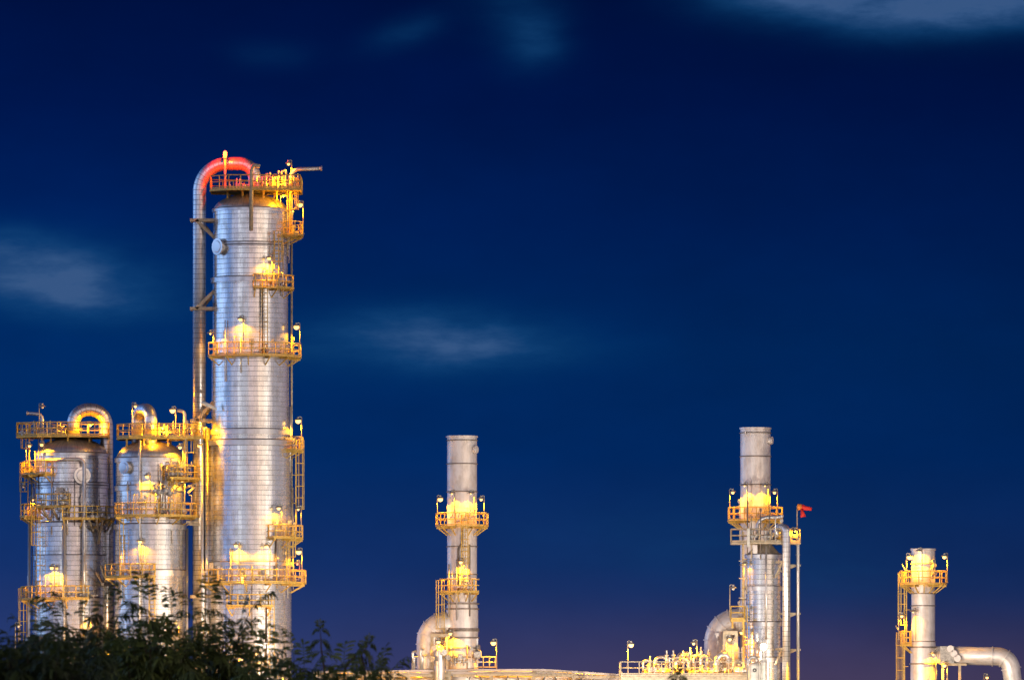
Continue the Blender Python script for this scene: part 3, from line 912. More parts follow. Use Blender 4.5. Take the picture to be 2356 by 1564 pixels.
STAR = dict(energy=300, cone=160, bulb=.24)
lamp('small lamp on a tall mast beside the gooseneck vent of the tallest column', T, 664, 378, -.8, 2.2, -60, energy=260, cone=150, bulb=.12)
lamp('bright lamp on the highest side walkway of the tallest column', T, 690, 471, -.6, 2.5, -70, **STAR)
lamp('bright lamp above the right end of the long upper walkway on the tallest column', T, 682, 752, -.8, 2.4, -70, **STAR)
lamp('bright lamp on the small side walkway midway up the tallest column', T, 686, 968, -.8, 2.4, -70, **STAR)
lamp('bright lamp at the right end of the lowest ring walkway of the tallest column', T, 687, 1269, -1.2, 2.5, -70, **STAR)
lamp('small hooded lamp on the railed side landing beside the caged ladder of the tallest column', T, 686, 1172, -1.0, 2.2, -60, energy=40, cone=140, bulb=.10, mat='dimbulb')
S_('lamp over the corner walkway right of the round manhole on the tallest column', T, 619, 602, RA, .8, energy=300)
S_('lamp at the middle of the long upper walkway on the tallest column', T, 553, 742, RB, .95, energy=420)
S_('lamp over the small side landing low on the right of the tallest column', T, 641, 1176, RD, .75, energy=260)
S_('left one of the two lamps above the lowest ring walkway of the tallest column', T, 543, 1262, RD, .9, energy=480)
S_('right one of the two lamps above the lowest ring walkway of the tallest column', T, 613, 1264, RD, .9, energy=420)
S_('lamp under the lowest ring walkway of the tallest column, above a small landing', T, 556, 1335, RD, .7, energy=420)
S_('lamp low behind branches at the foot of the tallest column', T, 592, 1510, RD, .7, energy=220)
rb = lamp('tiny red pilot lamp at the right end of the lowest ring walkway', T, 684, 1297, -2.0, 1.2, -40, energy=12, cone=150, bulb=.10, kind='red')

lamp('bright lamp on the top deck of the middle sized column', B, 397, 944, -1.5, 2.6, -60, **STAR)
lamp('small lamp perched left of the hooped pipe on the middle sized column', B, 311, 935, -1.3, 2.7, 60, energy=90, cone=150, bulb=.11)
lamp('hooded lamp on a post over the right side landing of the middle sized column', B, 458, 1026, -2.2, 2.7, -70, energy=160, cone=150, bulb=.13)
S_('lamp at the shoulder of the middle sized column lighting its dome', B, 414, 1036, R2, .75, energy=240)
S_('lamp at the middle of the ring walkway on the middle sized column', B, 338, 1103, R2, .85, energy=480)
S_('lamp under the side landing at the right of the middle sized column', B, 419, 1112, R2, .75, energy=240)
S_('lamp over the lower left walkway of the middle sized column', B, 322, 1253, R2b, .85, energy=400)
S_('lamp hidden by leaves low on the middle sized column', B, 404, 1440, R2b, 1.1, energy=160)
lamp('lamp shining through the leaves between middle sized and tallest columns', B, 444, 1487, -5.0, 2.2, -30, energy=300, cone=160, bulb=.22)

lamp('unlit lamp on the top deck of the far left column beside the vent crook', A, 97, 937, -1.5, 2.6, 60, energy=0, bulb=.12, mat='offbulb')
lamp('lamp under the top deck of the far left column, at its caged ladder', A, 68, 1026, -1.4, 2.2, 75, energy=160, cone=150, bulb=.13)
S_('lamp at the left shoulder of the far left column lighting its dome', A, 96, 1030, R1, .75, energy=300)
lamp('unlit lamp on the left side landing of the far left column', A, 54, 1120, -1.0, 2.5, 60, energy=0, bulb=.12, mat='offbulb')
lamp('small lamp by the drum on the left side landing of the far left column', A, 76, 1150, -1.6, 1.4, 60, energy=60, cone=150, bulb=.08, mat='dimbulb')
S_('lamp above the lower walkway of the far left column', A, 119, 1313, R1b, .85, energy=420)
S_('lamp low behind leaves at the right foot of the far left column', A, 201, 1430, R1b, .8, energy=240)
lamp('unlit lamp on a post left of the far left column above the leaves', A, 42, 1440, -5, 4.5, 60, energy=0, bulb=.12, mat='offbulb')
for site, px, py, dy, e, lab in (  # added lamps that brighten the columns from in front
        (A, 110, 1555, -13, 700, 'added ground lamp hidden in the leaves in front of the far left column'),
        (A, 215, 1560, -10, 800, 'added ground lamp behind the leaves between the two left columns'),
        (B, 428, 1560, -11, 950, 'added ground lamp behind the dense feathery tree'),
        (T, 520, 1560, -13, 700, 'added ground lamp glimpsed through leaves before the foot of the tallest column'),
        (T, 650, 1558, -11, 700, 'added ground lamp behind the low dark bush by the tallest column')):
    lamp(lab, site, px, py, dy, 4.5, 0, energy=e, cone=0, bulb=.16, kind='white' if px in (110, 520) else 'sodium', group='added ground lamps at the feet of the columns')
lamp('added lamp on the top deck of the far left column inside its hooped pipe', A, 208, 978, -1.0, 1.0, 60, energy=420, cone=0, bulb=.10)  # added for the orange inside of the hooped pipe
lamp('added lamp behind the deck valves on top of the tallest column', T, 636, 410, -2.2, 1.0, 60, energy=150, cone=0, bulb=.09)  # added to light the deck fittings yellow
lamp('added lamp on the top deck of the middle sized column beside its hooped pipe', B, 374, 985, -2.4, .9, 60, energy=380, cone=0, bulb=.09)  # added for warm light on this hooped pipe
lamp('small added lamp at the left end of the long upper walkway on the tallest column', T, 484, 768, -2.6, 1.7, -60, energy=190, cone=160, bulb=.08)  # added to light the tall pipe to its left
lamp('small added lamp on the pipe bracket between middle sized and tallest columns', T, 470, 985, -1.6, 1.5, 60, energy=150, cone=0, bulb=.07)  # added for the orange streak on the tall pipe
lamp('lamp glinting through leaves right of the foot of the middle sized column', B, 470, 1522, -7, 3, 0, energy=260, cone=0, bulb=.2)
lamp('lamp glinting through leaves at the very foot of the tallest column', T, 560, 1540, -8, 3, 0, energy=260, cone=0, bulb=.2)
lamp('lamp glinting through leaves at the right foot of the far left column', A, 248, 1500, -6, 3, 0, energy=260, cone=0, bulb=.2)
lamp('small added lamp under the top deck of the tallest column, over its dome', T, 652, 452, -2.3, .8, 60, energy=150, cone=0, bulb=.07)  # added to light the right half of the dome yellow
lamp('small added lamp under the top deck of the middle sized column, over its dome', B, 352, 1015, -2.2, .6, 60, energy=90, cone=0, bulb=.06)  # added to light the dome below it
# cobra head luminaire beside the tallest column
cb = thing('cobra_head_lamp', 'long yellow tilted lamp head on a post beside the tallest column', 'lamp', (B.X + B.x(464, -2.4), B.Y - 2.4, B.z(1007)), 'sodium lamps on the plant')
hh = B.z(935, -2.4) - B.z(1007)
MB().tube([(0, 0, 0), (0, 0, hh)], .06, 6).build('pole', 'steel', cb)
MB().tube([(-.05, 0, hh + .32), (.12, 0, hh + .30), (.6, -.05, hh + .08), (1.15, -.1, hh - .18), (1.3, -.12, hh - .26)], .2, 10, rad=[.10, .2, .19, .13, .05]).build('lamp_head', 'board', cb)

# ================================================================== stacks
def stack(label, s, ytop, R, rings, ywide, Rw, cat='stack'):
    st = thing('exhaust_stack', label, cat, s.loc(), 'exhaust stacks')
    zt_ = s.z(ytop)
    MB().lathe([(Rw, 0), (Rw, s.z(ywide) - .3), (R, s.z(ywide) + .2), (R, zt_), (R + .08, zt_ + .02), (R + .08, zt_ + .16), (R - .12, zt_ + .16), (R - .12, zt_ - 1.2)], 64).build('shell', 'silver', st)
    for py in rings:
        rr = R if py < ywide else Rw
        MB().lathe([(rr - .02, s.z(py)), (rr + .09, s.z(py)), (rr + .09, s.z(py) + .06), (rr - .02, s.z(py) + .10)], 64).build('stiffening_ring', 'ring', st)
    return st
def small_box(root, s, px, py, dy, w_, h_, name='junction_box', mat='valve'):
    x, y, z = s.p(px, py, dy)
    return MB().box((x - w_, y - .15, z - h_), (x + w_, y + .15, z + h_)).box((x - w_ * .8, y - .19, z - h_ * .8), (x + w_ * .8, y - .152, z + h_ * .8)).build(name, mat, root)

C1 = Site(1063, 605)
Rs, Rsw = 34.5 / 27, 37.5 / 27
st1 = stack('silver exhaust stack standing alone near the middle, with one ring walkway', C1, 1007, Rs, (1014, 1068, 1132, 1258, 1322, 1362), 1392, Rsw)
for py in (1390, 1402, 1448, 1452, 1468, 1492, 1513):
    MB().lathe([(Rsw - .02, C1.z(py)), (Rsw + .10, C1.z(py)), (Rsw + .10, C1.z(py) + .13), (Rsw - .02, C1.z(py) + .13)], 64).build('stiffening_ring', 'ring', st1)
manway(st1, C1, 1091, 1034, Rs, .33, .3, 'silver')
ring_platform(st1, Rs, C1.z(1209, -1.2), -180, 180, 1.02, ends=False, post=1.1)
ring_platform(st1, Rs, C1.z(1361, -2), -62, 42, .95)
ladder(st1, 9, Rs + .3, C1.z(1361, -2), C1.z(1211, -2), True, cage_from=2.4, cage_r=.36)
ladder(st1, -66, Rs + .5, C1.z(1500), C1.z(1362), True, cage_from=2.0, cage_r=.38)
MB().tube(fillet([C1.front(1054, 1360, Rs + .12), C1.front(1054, 1262, Rs + .12), C1.front(1062, 1250, Rs + .12), C1.front(1063, 1212, Rs + .12)], .3), .10, 6).build('conduit', 'darksteel', st1)
for px, py in ((1040, 1182), (1052, 1190), (1068, 1188), (1078, 1183), (1089, 1180)):
    x, y, z = C1.front(px, py, Rs + .35)
    MB().bar((x, y, z - .3), (x + .2, y - .1, z + .4), .08).bar((x - .2, y, z - .3), (x + .25, y, z - .3), .16).build('sampling_port', 'valve', st1)

def duct(label, s, pts, r, rings, bend, x0=None):
    o = MB().tube(fillet(pts, bend, 14), r, 36).build('flue_duct', 'duct')
    o.location = s.loc()
    tag(o, label, 'duct', 'flue ducts')
    path = fillet(pts, bend, 14)
    L = [0]
    for a, b in zip(path, path[1:]): L.append(L[-1] + (b - a).length)
    for f in rings:
        d = f * L[-1]
        for i in range(len(path) - 1):
            if L[i + 1] >= d:
                p = path[i].lerp(path[i + 1], (d - L[i]) / max(1e-6, L[i + 1] - L[i]))
                ax = (path[i + 1] - path[i]).normalized()
                MB().disc_stack(p - ax * .05, ax, [(r - .03, 0), (r + .09, .001), (r + .09, .1), (r - .03, .101)], 36).build('stiffening_ring', 'duct', o)
                break
    return o
duct('big bent flue duct entering the lone middle stack from the left', C1,
     [(0.1, 0, C1.z(1436)), (C1.x(988), .3, C1.z(1436)), (C1.x(988), .3, 0)], 30 / 27, (.06, .10, .145, .19, .235, .28, .335, .42, .45, .475, .5), 1.75)
lamp('bright lamp at the left of the ring walkway on the lone middle stack', C1, 1013, 1148, -.4, 2.3, 60, energy=260, cone=150, bulb=.22)
lamp('smaller lamp at the right of the ring walkway on the lone middle stack', C1, 1107, 1149, -.4, 2.3, -60, energy=220, cone=150, bulb=.12)
S_('lamp lighting the left front of the lone middle stack above its ring walkway', C1, 1040, 1143, Rs, .85, energy=190, cone=118, bulb=.06)
S_('lamp lighting the right front of the lone middle stack above its ring walkway', C1, 1083, 1143, Rs, .85, energy=200, cone=118, bulb=.06)
S_('lamp over the lower front walkway of the lone middle stack', C1, 1060, 1300, Rs, .8, energy=300, cone=150)
S_('lamp at the foot of the lone middle stack beside its duct', C1, 1036, 1464, Rsw, .9, energy=420, cone=150)
lamp('hooded floodlight under the bend of the duct of the lone middle stack', C1, 1009, 1476, -2.6, 2.0, 60, energy=220, cone=150, bulb=.16)
lamp('bright lamp on a tall post above the roof railing right of the lone middle stack', C1, 1135, 1478, -.6, 2.6, -75, energy=300, cone=160, bulb=.24)
fr1 = thing('duct_support_frame', 'white steel portal frame under the duct of the lone middle stack', 'frame', C1.loc(), 'duct frames')
MB().bar(C1.p(994, 1462, -1.6), C1.p(994, 1640, -1.6), .25).bar(C1.p(1028, 1462, -1.6), C1.p(1028, 1640, -1.6), .2).build('post', 'steel', fr1)
MB().bar(C1.p(991, 1461, -1.6), C1.p(1034, 1461, -1.6), .28).build('crossbeam', 'steel', fr1)
pp = thing('process_drum', 'small upright drum with yellow lit nozzles at the foot of the lone middle stack', 'vessel', (C1.X + C1.x(1012), C1.Y - 2.2, 0))
MB().lathe([(.45, 4), (.45, C1.z(1495, -2)), (.3, C1.z(1486, -2)), (.05, C1.z(1482, -2))], 20).build('shell', 'pipe', pp)
for i, (dx_, py) in enumerate(((-.3, 1490), (.25, 1500), (.5, 1512), (-.45, 1515))):
    z = C1.z(py, -2.2)
    MB().disc_stack((dx_, -.3, z), (dx_, -.7, 0), [(.16, 0), (.16, .3), (.26, .31), (.26, .42)], 12).build('nozzle', 'valve', pp)
for px, y1 in ((1002, 1500), (1005, 1512), (1020, 1495), (1024, 1510)):
    MB().tube(fillet([C1.p(px, 1540, -3.0), C1.p(px, y1, -3.0), C1.p(px + 7, y1 - 2, -2.6)], .1), .11, 8).build('riser_pipe', 'pipe', pp)
for k, (px, py) in enumerate(((1098, 1490), (1101, 1503), (1097, 1507))):
    x, y, z = C1.p(px, py, -.6)
    MB().disc_stack((x - .2, y, z), (1, -.3, 0), [(.2, 0), (.2, .3), (.3, .31), (.3, .4)], 14).build('nozzle', 'valve', st1)
MB().bar(C1.p(1096, 1535, -.4), C1.p(1096, 1463, -.4), .3).build('riser_pipe', 'pipe', st1)

C2 = Site(1738, 606)
st2 = stack('silver exhaust stack rising behind the clad column at the right', C2, 988, 35 / 27, (997, 1051, 1116, 1300, 1380), 1440, 36 / 27)
R2s = 35 / 27
manway(st2, C2, 1770, 1013, R2s, .33, .3, 'silver')
MB().bar(C2.front(1715, 992, R2s + .05), C2.front(1715, 999, R2s + .05), .1).build('lug', 'silver', st2)
ring_platform(st2, R2s, C2.z(1196, -1.2), -180, 180, 1.12, ends=False, post=1.1)
for px, py in ((1716, 1165), (1726, 1178), (1742, 1178), (1757, 1172), (1766, 1166)):
    x, y, z = C2.front(px, py, R2s + .35)
    MB().bar((x, y, z - .4), (x + .25, y - .1, z + .4), .08).bar((x - .2, y, z - .4), (x + .25, y, z - .4), .16).build('sampling_port', 'valve', st2)
lamp('lamp at the left of the ring walkway on the stack behind the clad column', C2, 1686, 1133, -.4, 2.2, 60, energy=240, cone=150, bulb=.13)
lamp('lamp at the right of the ring walkway on the stack behind the clad column', C2, 1782, 1133, -.4, 2.2, -60, energy=240, cone=150, bulb=.13)
S_('lamp lighting the left front of the stack behind the clad column', C2, 1713, 1125, R2s, .85, energy=190, cone=118, bulb=.06)
S_('lamp lighting the right front of the stack behind the clad column', C2, 1760, 1125, R2s, .85, energy=190, cone=118, bulb=.06)
duct('big bent flue duct entering the stack behind the clad column from the left', C2,
     [(0.1, 0, C2.z(1431)), (C2.x(1652), .3, C2.z(1431)), (C2.x(1652), .3, 0)], 32 / 27, (.07, .11, .15, .195, .24, .285, .34, .43, .47), 1.75)

# clad column by that stack
E = Site(1757, 598)
ab = thing('absorber_column', 'slim clad column with a conical head in front of the right hand stack', 'column', E.loc(), 'clad process columns')
Re = 40.5 / 27
MB().lathe([(Re, 0), (Re, E.z(1278))], 84).build('shell', 'clad', ab)
MB().lathe([(Re - .02, E.z(1276)), (Re - .3, E.z(1268)), (Re - .75, E.z(1254)), (Re - .95, E.z(1250)), (.1, E.z(1247))], 84).build('dome', 'dome', ab)
for py, h in ((1284, .3), (1358, .34), (1440, .34), (1523, .4)):
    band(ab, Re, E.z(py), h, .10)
small_box(ab, E, 1737, 1263, -1.4, .2, .35, 'lifting_lug', 'silver')
flat_platform(ab, [(E.x(1682), -1.0), (E.x(1720), -1.9), (E.x(1795), -1.9), (E.x(1840), -1.0), (E.x(1840), 1.0), (E.x(1682), 1.0)], E.z(1247), mat='steel')
MB().tube([E.front(1763, 1256, Re + .2), E.front(1763, 1470, Re + .2)], .09, 6).build('conduit', 'pipe', ab)
ladder(ab, -78, Re + .3, E.z(1430), E.z(1250), False)
for py in (1293, 1493):
    z = E.z(py, -1.5)
    bracket(ab, [(E.p(1785, py, -1.3), E.p(1800, py - 2, -2.2)), (E.p(1784, py + 35, -1.35), E.p(1800, py, -2.0))], .13)
for py in (1300, 1411, 1494):
    bracket(ab, [(E.p(1797, py, 0), E.p(1842, py, -.5)), (E.p(1798, py + 14, 0), E.p(1832, py, -.5))], .14)
for px, py in ((1727, 1222), (1768, 1228), (1775, 1226)):
    x, y, z = E.p(px, py, -1.6)
    MB().lathe([(.1, E.z(1247)), (.1, z - .3), (.22, z - .28), (.22, z), (.08, z + .05), (.08, z + .3)], 10, (x, y)).build('relief_valve', 'valve', ab)
MB().box(E.p(1719, 1258, -2.0), E.p(1725, 1215, -1.8)).build('instrument_board', 'board', ab)
pipe('overhead_vapour_pipe', 'yellow lit clad pipe hooping down beside the slim clad column', 'pipe', E,
     [E.p(1787, 1250, -.9), E.p(1789, 1213, -1.2), E.p(1809, 1213, -2.0), (E.x(1809, -2), -2.0, 0)], 9.2 / 27, [.42, .42], 'pipeclad', 16, flanges=((0, 1, .3),), seg=10, group='overhead pipes')
pipe('process_pipe', 'grey pipe arching over the head of the slim clad column', 'pipe', E,
     [E.p(1742, 1250, -1.0), E.p(1742, 1190, -1.0), E.p(1799, 1189, -1.0), E.p(1799, 1184, -1.0)], .15, .9, 'pipe', flanges=((0, 1, .2),))
pipe('drain_pipe', 'slender yellow lit pipe standing off right of the slim clad column', 'pipe', E,
     [E.p(1822, 1234, -.5), E.p(1836, 1234, -.5), (E.x(1836), -.5, 0)], .14, .3, 'pipe', flanges=((1, 2, .08),), group='thin pipes')
clutter(ab, Re, E.z(1247), -60, 60, 9, 91)
clutter(ab, Re, E.z(1430), -100, -50, 5, 92)
clutter(st2, R2s, C2.z(1196, -1.2), -70, 70, 6, 93)
clutter(st1, Rs, C1.z(1361, -2), -58, 38, 6, 94)
clutter(st1, Rsw, C1.z(1532), -60, 60, 10, 95)
for py in (1290, 1330, 1375, 1420):
    MB().bar(E.p(1700, py, -.8), E.p(1716, py, -.8), .09).build('brace', 'steel', ab)
# windsock
ws = thing('windsock', 'red windsock blowing to the right on a thin pole by the slim clad column', 'windsock', (E.X + E.x(1834, -.8), E.Y - .8, E.z(1245)))
zw = E.z(1166, -.8) - E.z(1245)
MB().tube([(0, 0, 0), (0, 0, zw + .1)], .06, 6).build('pole', 'steel', ws)
mb = MB().tube([(.05, 0, zw), (.4, -.05, zw + .02)], .26, 12, rad=[.28, .25]); mb.build('hoop', 'orange', ws)
MB().tube([(.4, -.05, zw + .02), (.7, -.1, zw - .1), (1.0, -.16, zw - .12), (1.22, -.2, zw - .2)], .2, 10, rad=[.25, .2, .17, .13]).build('sock', 'red', ws)
MB().tube([(.35, -.2, zw - .15), (.45, -.3, zw - .5), (.5, -.3, zw - .85)], .2, 8, rad=[.08, .16, .24]).build('streamer', 'red', ws)
# small landing on the duct
ld = thing('access_landing', 'small railed steel landing at the joint of the right hand duct and stack', 'landing', E.loc())
flat_platform(ld, [(E.x(1680), -2.4), (E.x(1712), -2.4), (E.x(1712), -1.4), (E.x(1680), -1.4)], E.z(1424, -2), [(E.x(1684), -1.5, E.z(1445)), (E.x(1709), -1.5, 0)])
ladder(ld, -55, 1.9, E.z(1560), E.z(1424), False)
lamp('unseen added ground lamp at the foot of the slender pipe right of the slim clad column', E, 1862, 1610, -5, 3, 0, energy=800, cone=0, bulb=.1)  # added below the view, for a yellow streak down the pipes
lamp('small added lamp at the right end of the railed deck above the slim clad column', E, 1829, 1222, -1.4, .8, 60, energy=110, cone=0, bulb=.05)  # added to light the hooping pipe yellow from the right
lamp('unlit lamp on a post over the small railed landing by the right hand duct', E, 1687, 1354, -2.2, 2.4, 70, energy=0, bulb=.13, mat='offbulb')
lamp('unseen white fill lamp added low in front of the railed pipe deck', C2, 1690, 1660, -42, 3, 0, energy=7600, cone=0, bulb=.1, kind='white')  # added below the view to brighten the stack and its duct
lamp('unseen white fill lamp added low in front of the shed before the lone middle stack', C1, 1110, 1660, -42, 3, 0, energy=7600, cone=0, bulb=.1, kind='white')  # added below the view to brighten the middle stack
lamp('glaring white lamp on a post in front of the foot of the slim clad column', E, 1757, 1487, -4.0, 2.4, 60, energy=420, cone=165, bulb=.30, kind='white')
S_('lamp tucked between the right hand stack and the slim clad column', E, 1714, 1305, Re, .5, energy=90, cone=150, bulb=.05)
S_('lamp at the left foot of the slim clad column above the pipework', E, 1706, 1462, Re, .95, energy=320, cone=150)

# ------------------------------------------------------------------ right stack
G3 = Site(2124, 604)
R3, R3w = 27.5 / 27, 29.5 / 27
st3 = stack('short exhaust stack with a lamplit cap at the far right', G3, 1266, R3, (1298, 1366, 1394, 1476), 1478, R3w)
for py in (1490, 1528):
    MB().lathe([(R3w - .02, G3.z(py)), (R3w + .10, G3.z(py)), (R3w + .10, G3.z(py) + .13), (R3w - .02, G3.z(py) + .13)], 64).build('stiffening_ring', 'ring', st3)
ring_platform(st3, R3, G3.z(1343, -1), -180, 180, 1.05, ends=False, post=1.0)
ladder(st3, -76, R3 + .55, G3.z(1480), G3.z(1344), True, cage_from=1.6, cage_r=.4)
ring_platform(st3, R3w, G3.z(1480), -112, -62, .95, height=1.05)
ladder(st3, -80, R3w + .6, G3.z(1610), G3.z(1482), True, cage_from=1.5, cage_r=.4)
for px, py in ((2144, 1290), (2146, 1300), (2143, 1308), (2147, 1318), (2141, 1326)):
    x, y, z = G3.front(px, py, R3 + .15)
    MB().disc_stack((x, y, z), (.7, -.7, 0), [(.12, 0), (.12, .16), (.19, .17), (.19, .28)], 12).build('sampling_port', 'valve', st3)
for a, b in (((2085, 1315), (2075, 1297)), ((2070, 1455), (2061, 1438))):
    MB().tube([G3.p(*a, -.4), G3.p(*b, -.4)], .06, 6).build('swing_bar', 'steel', st3)
lamp('bright lamp at the left of the top walkway on the far right stack', G3, 2093, 1281, -.6, 2.2, 60, energy=320, cone=160, bulb=.24)
lamp('smaller bright lamp at the right of the top walkway on the far right stack', G3, 2173, 1281, -.4, 2.2, -60, energy=220, cone=160, bulb=.17)
S_('lamp lighting the front of the capped top of the far right stack', G3, 2114, 1276, R3, .8, energy=480, cone=172, bulb=.07)
lamp('small lamp over the side landing of the far right stack', G3, 2075, 1417, -.8, 2.0, 60, energy=200, cone=155, bulb=.13)
S_('lamp lighting the left side of the far right stack below its walkway', G3, 2101, 1415, R3, .6, energy=130, cone=140, bulb=.05)
S_('lamp at the foot of the far right stack beside its duct', G3, 2147, 1512, R3w, .6, energy=240, cone=150, bulb=.1)
lamp('lamp hanging under the joint of the far right duct', G3, 2173, 1530, -1.4, 1.2, -60, energy=220, cone=160, bulb=.16)
duct('long pale flue duct running right from the far right stack and bending down', G3,
     [(R3w - .2, 0, G3.z(1506)), (G3.x(2322), -.6, G3.z(1510)), (G3.x(2338), -.6, G3.z(1640)), (G3.x(2338), -.6, 0)], 21 / 27, (.33, .40, .47, .54, .6, .66), [1.2, .3])
vb = thing('damper_valve', 'square damper box on the far right duct next to the stack', 'damper', (G3.X + G3.x(2182), G3.Y, 0))
MB().box((-.75, -.95, G3.z(1527)), (.45, .9, G3.z(1486))).build('body', 'valve', vb)
for i in range(3):
    MB().disc_stack((.1 + i * .3, -.96, G3.z(1492 + i * 11)), (0, -1, 0), [(.2, 0), (.2, .2), (.3, .21), (.3, .3)], 14).build('actuator', 'silver', vb)
MB().bar((-.5, -1.0, G3.z(1528)), (1.5, -1.0, G3.z(1528)), .2).bar((.9, -1.0, 0), (.9, -1.0, G3.z(1528)), .22).bar((-.55, -1.0, 0), (-.55, -1.0, G3.z(1528)), .22).build('support_frame', 'steel', vb)
lamp('unseen white fill lamp added low in front of the far right stack', G3, 2180, 1660, -36, 3, 0, energy=4200, cone=0, bulb=.1, kind='white')  # fill light for this stack, added out of view
lamp('unlit lamp low behind the far right duct', G3, 2271, 1558, 3, 3, 60, energy=60, bulb=.13)

# ================================================================== long low shed and pipe rack
H = Site(1090, 606)
sh = thing('process_shed', 'long low shed with a pale sheet roof along the bottom between the columns', 'shed', H.loc())
def slab(prof, y0, y1, th, name, mat, parent):
    mb = MB()
    k = 0
    for (x, z) in prof:
        mb.v += [(x, y0, z), (x, y1, z), (x, y1, z - th), (x, y0, z - th)]
    for i in range(len(prof) - 1):
        a, b = 4 * i, 4 * i + 4
        for q in range(4):
            mb.quad([a + q, a + (q + 1) % 4, b + (q + 1) % 4, b + q])
    mb.quad([0, 1, 2, 3]); e = 4 * (len(prof) - 1); mb.quad([e + 3, e + 2, e + 1, e])
    return mb.build(name, mat, parent)
prof = [(H.x(px, -3), H.z(py, -3)) for px, py in ((720, 1543), (900, 1541), (1060, 1538), (1252, 1538), (1330, 1543), (1432, 1550))]
slab(prof, -3, 6, .18, 'roof', 'roof', sh)
slab([(x, z - .22) for x, z in prof], -2.6, -2.3, .35, 'fascia', 'roof', sh)
MB().box((H.x(730), 2.0, 0), (H.x(1428), 2.3, H.z(1552))).build('wall', 'shed', sh)
for px0, px1, py in ((720, 1030, 1553), (1042, 1094, 1553), (1098, 1228, 1551), (1232, 1318, 1553), (1320, 1430, 1556)):
    MB().bar((H.x(px0, -2.9), -2.9, H.z(py, -2.9)), (H.x(px1, -2.9), -2.9, H.z(py, -2.9)), .2, .22).build('girder', 'steel', sh)
for px in (760, 850, 940, 1034, 1130, 1228, 1320, 1428):
    MB().bar((H.x(px, -2.9), -2.75, 0), (H.x(px, -2.9), -2.75, H.z(1544, -2.75)), .3).build('post', 'steel', sh)
mb = MB()
for px in range(1228, 1322, 11):
    mb.bar((H.x(px, -3.1), -3.1, H.z(1556, -3)), (H.x(px, -3.1), -3.1, H.z(1543, -3)), .07)
mb.bar((H.x(1225, -3.1), -3.1, H.z(1543, -3)), (H.x(1316, -3.1), -3.1, H.z(1545, -3)), .07).build('railing', 'steel', sh)
for px0, px1, py, r in ((725, 1425, 1561, .14), (1050, 1425, 1558, .09), (860, 1240, 1564, .2)):
    MB().tube([(H.x(px0, -2), -2.0 + r, H.z(py, -2)), (H.x(px1, -2), -2.0 + r, H.z(py, -2))], r, 8).build('pipe_run', 'pipe', sh)
for px in range(770, 1420, 43):
    MB().bar((H.x(px, -2.2), -2.2, H.z(1580, -2)), (H.x(px + (14 if px % 2 else -12), -2.2), -2.2, H.z(1549, -2)), .12).build('brace', 'darksteel', sh)
for px, w_ in ((752, 1.0), (882, .8), (968, 1.2), (1075, 1.0), (1180, 1.4), (1290, .9), (1385, 1.1)):
    MB().box((H.x(px) - w_ / 2, 1.95, H.z(1600)), (H.x(px) + w_ / 2, 2.0, H.z(1557))).build('wall_panel', 'darksteel', sh)
mb = MB(); rail_along(mb, [[(H.x(1098), -1.2, 0), (H.x(1140), -1.2, 0)]], H.z(1536), .95, .6); mb.build('railing', 'steel', sh)
mb = MB()
for i in range(60):
    px = 985 + i * 2.2
    mb.bar((H.x(px, -3.02), -3.02, H.z(1540, -3)), (H.x(px + 1.1, -3.02), -3.02, H.z(1540, -3)), .05)
mb.build('roof_bolts', 'darksteel', sh)
for i, (px, e) in enumerate(((800, 320), (905, 340), (1020, 260), (1145, 420), (1240, 260), (1345, 420))):
    lamp(('lamp under the shed roof behind the saplings', 'lamp under the shed roof right of the drooping sapling', 'lamp under the shed roof below the bent duct',
          'glaring lamp under the shed roof right of the lone middle stack', 'lamp under the shed roof behind its short railing', 'lamp under the low right end of the shed roof')[i],
         H, px, 1559, -1.0, 4.0, 0, energy=e, cone=0, bulb=.16, group='lamps under the shed roof')

# ================================================================== pipe deck at the foot of the right stack
K = Site(1580, 594)
dk = thing('pipe_deck', 'railed steel deck crowded with yellow lit pipework left of the right hand stack', 'deck', K.loc())
zk = K.z(1551, -3)
MB().box((K.x(1427), -3.2, zk - .16), (K.x(1725), 4, zk)).build('floor', 'steel', dk)
MB().box((K.x(1427), -3.3, zk - .75), (K.x(1725), -3.22, zk - .18)).build('edge_beam', 'steel', dk)
for px in (1440, 1490, 1545, 1608, 1660, 1715):
    MB().bar((K.x(px), -3.0, 0), (K.x(px), -3.0, zk - .16), .3).build('post', 'steel', dk)
mb = MB(); rail_along(mb, [[(K.x(1427), 3.8, 0), (K.x(1427), -3.1, 0), (K.x(1725), -3.1, 0)]], zk, 1.08, .95, .045); mb.build('railing', 'steel', dk)
random.seed(4)
loops = [  # x of the first leg, top y, x of the end, end y, radius, depth
    (1480, 1518, 1496, 1549, .09, -1.6, 'small low pipe loop at the left end of the railed pipe deck'),
    (1507, 1511, 1541, 1550, .13, -1.0, 'square pipe loop with two vent valves on the railed pipe deck'),
    (1555, 1515, 1584, 1540, .12, -1.8, 'low pipe bend right of the square loop on the railed pipe deck'),
    (1560, 1505, 1588, 1532, .24, .4, 'fat bent pipe behind the low bends on the railed pipe deck'),
    (1595, 1507, 1614, 1532, .16, -.8, 'tall pipe bend left of the two pale vents on the railed pipe deck'),
    (1612, 1509, 1628, 1540, .15, -1.4, 'second tall pipe bend near the flue duct on the railed pipe deck'),
    (1649, 1507, 1676, 1535, .24, -1.9, 'fat curved hose pipe in front of the flue duct'),
    (1722, 1511, 1742, 1545, .17, -3.4, 'cane shaped pipe at the foot of the slim clad column')]
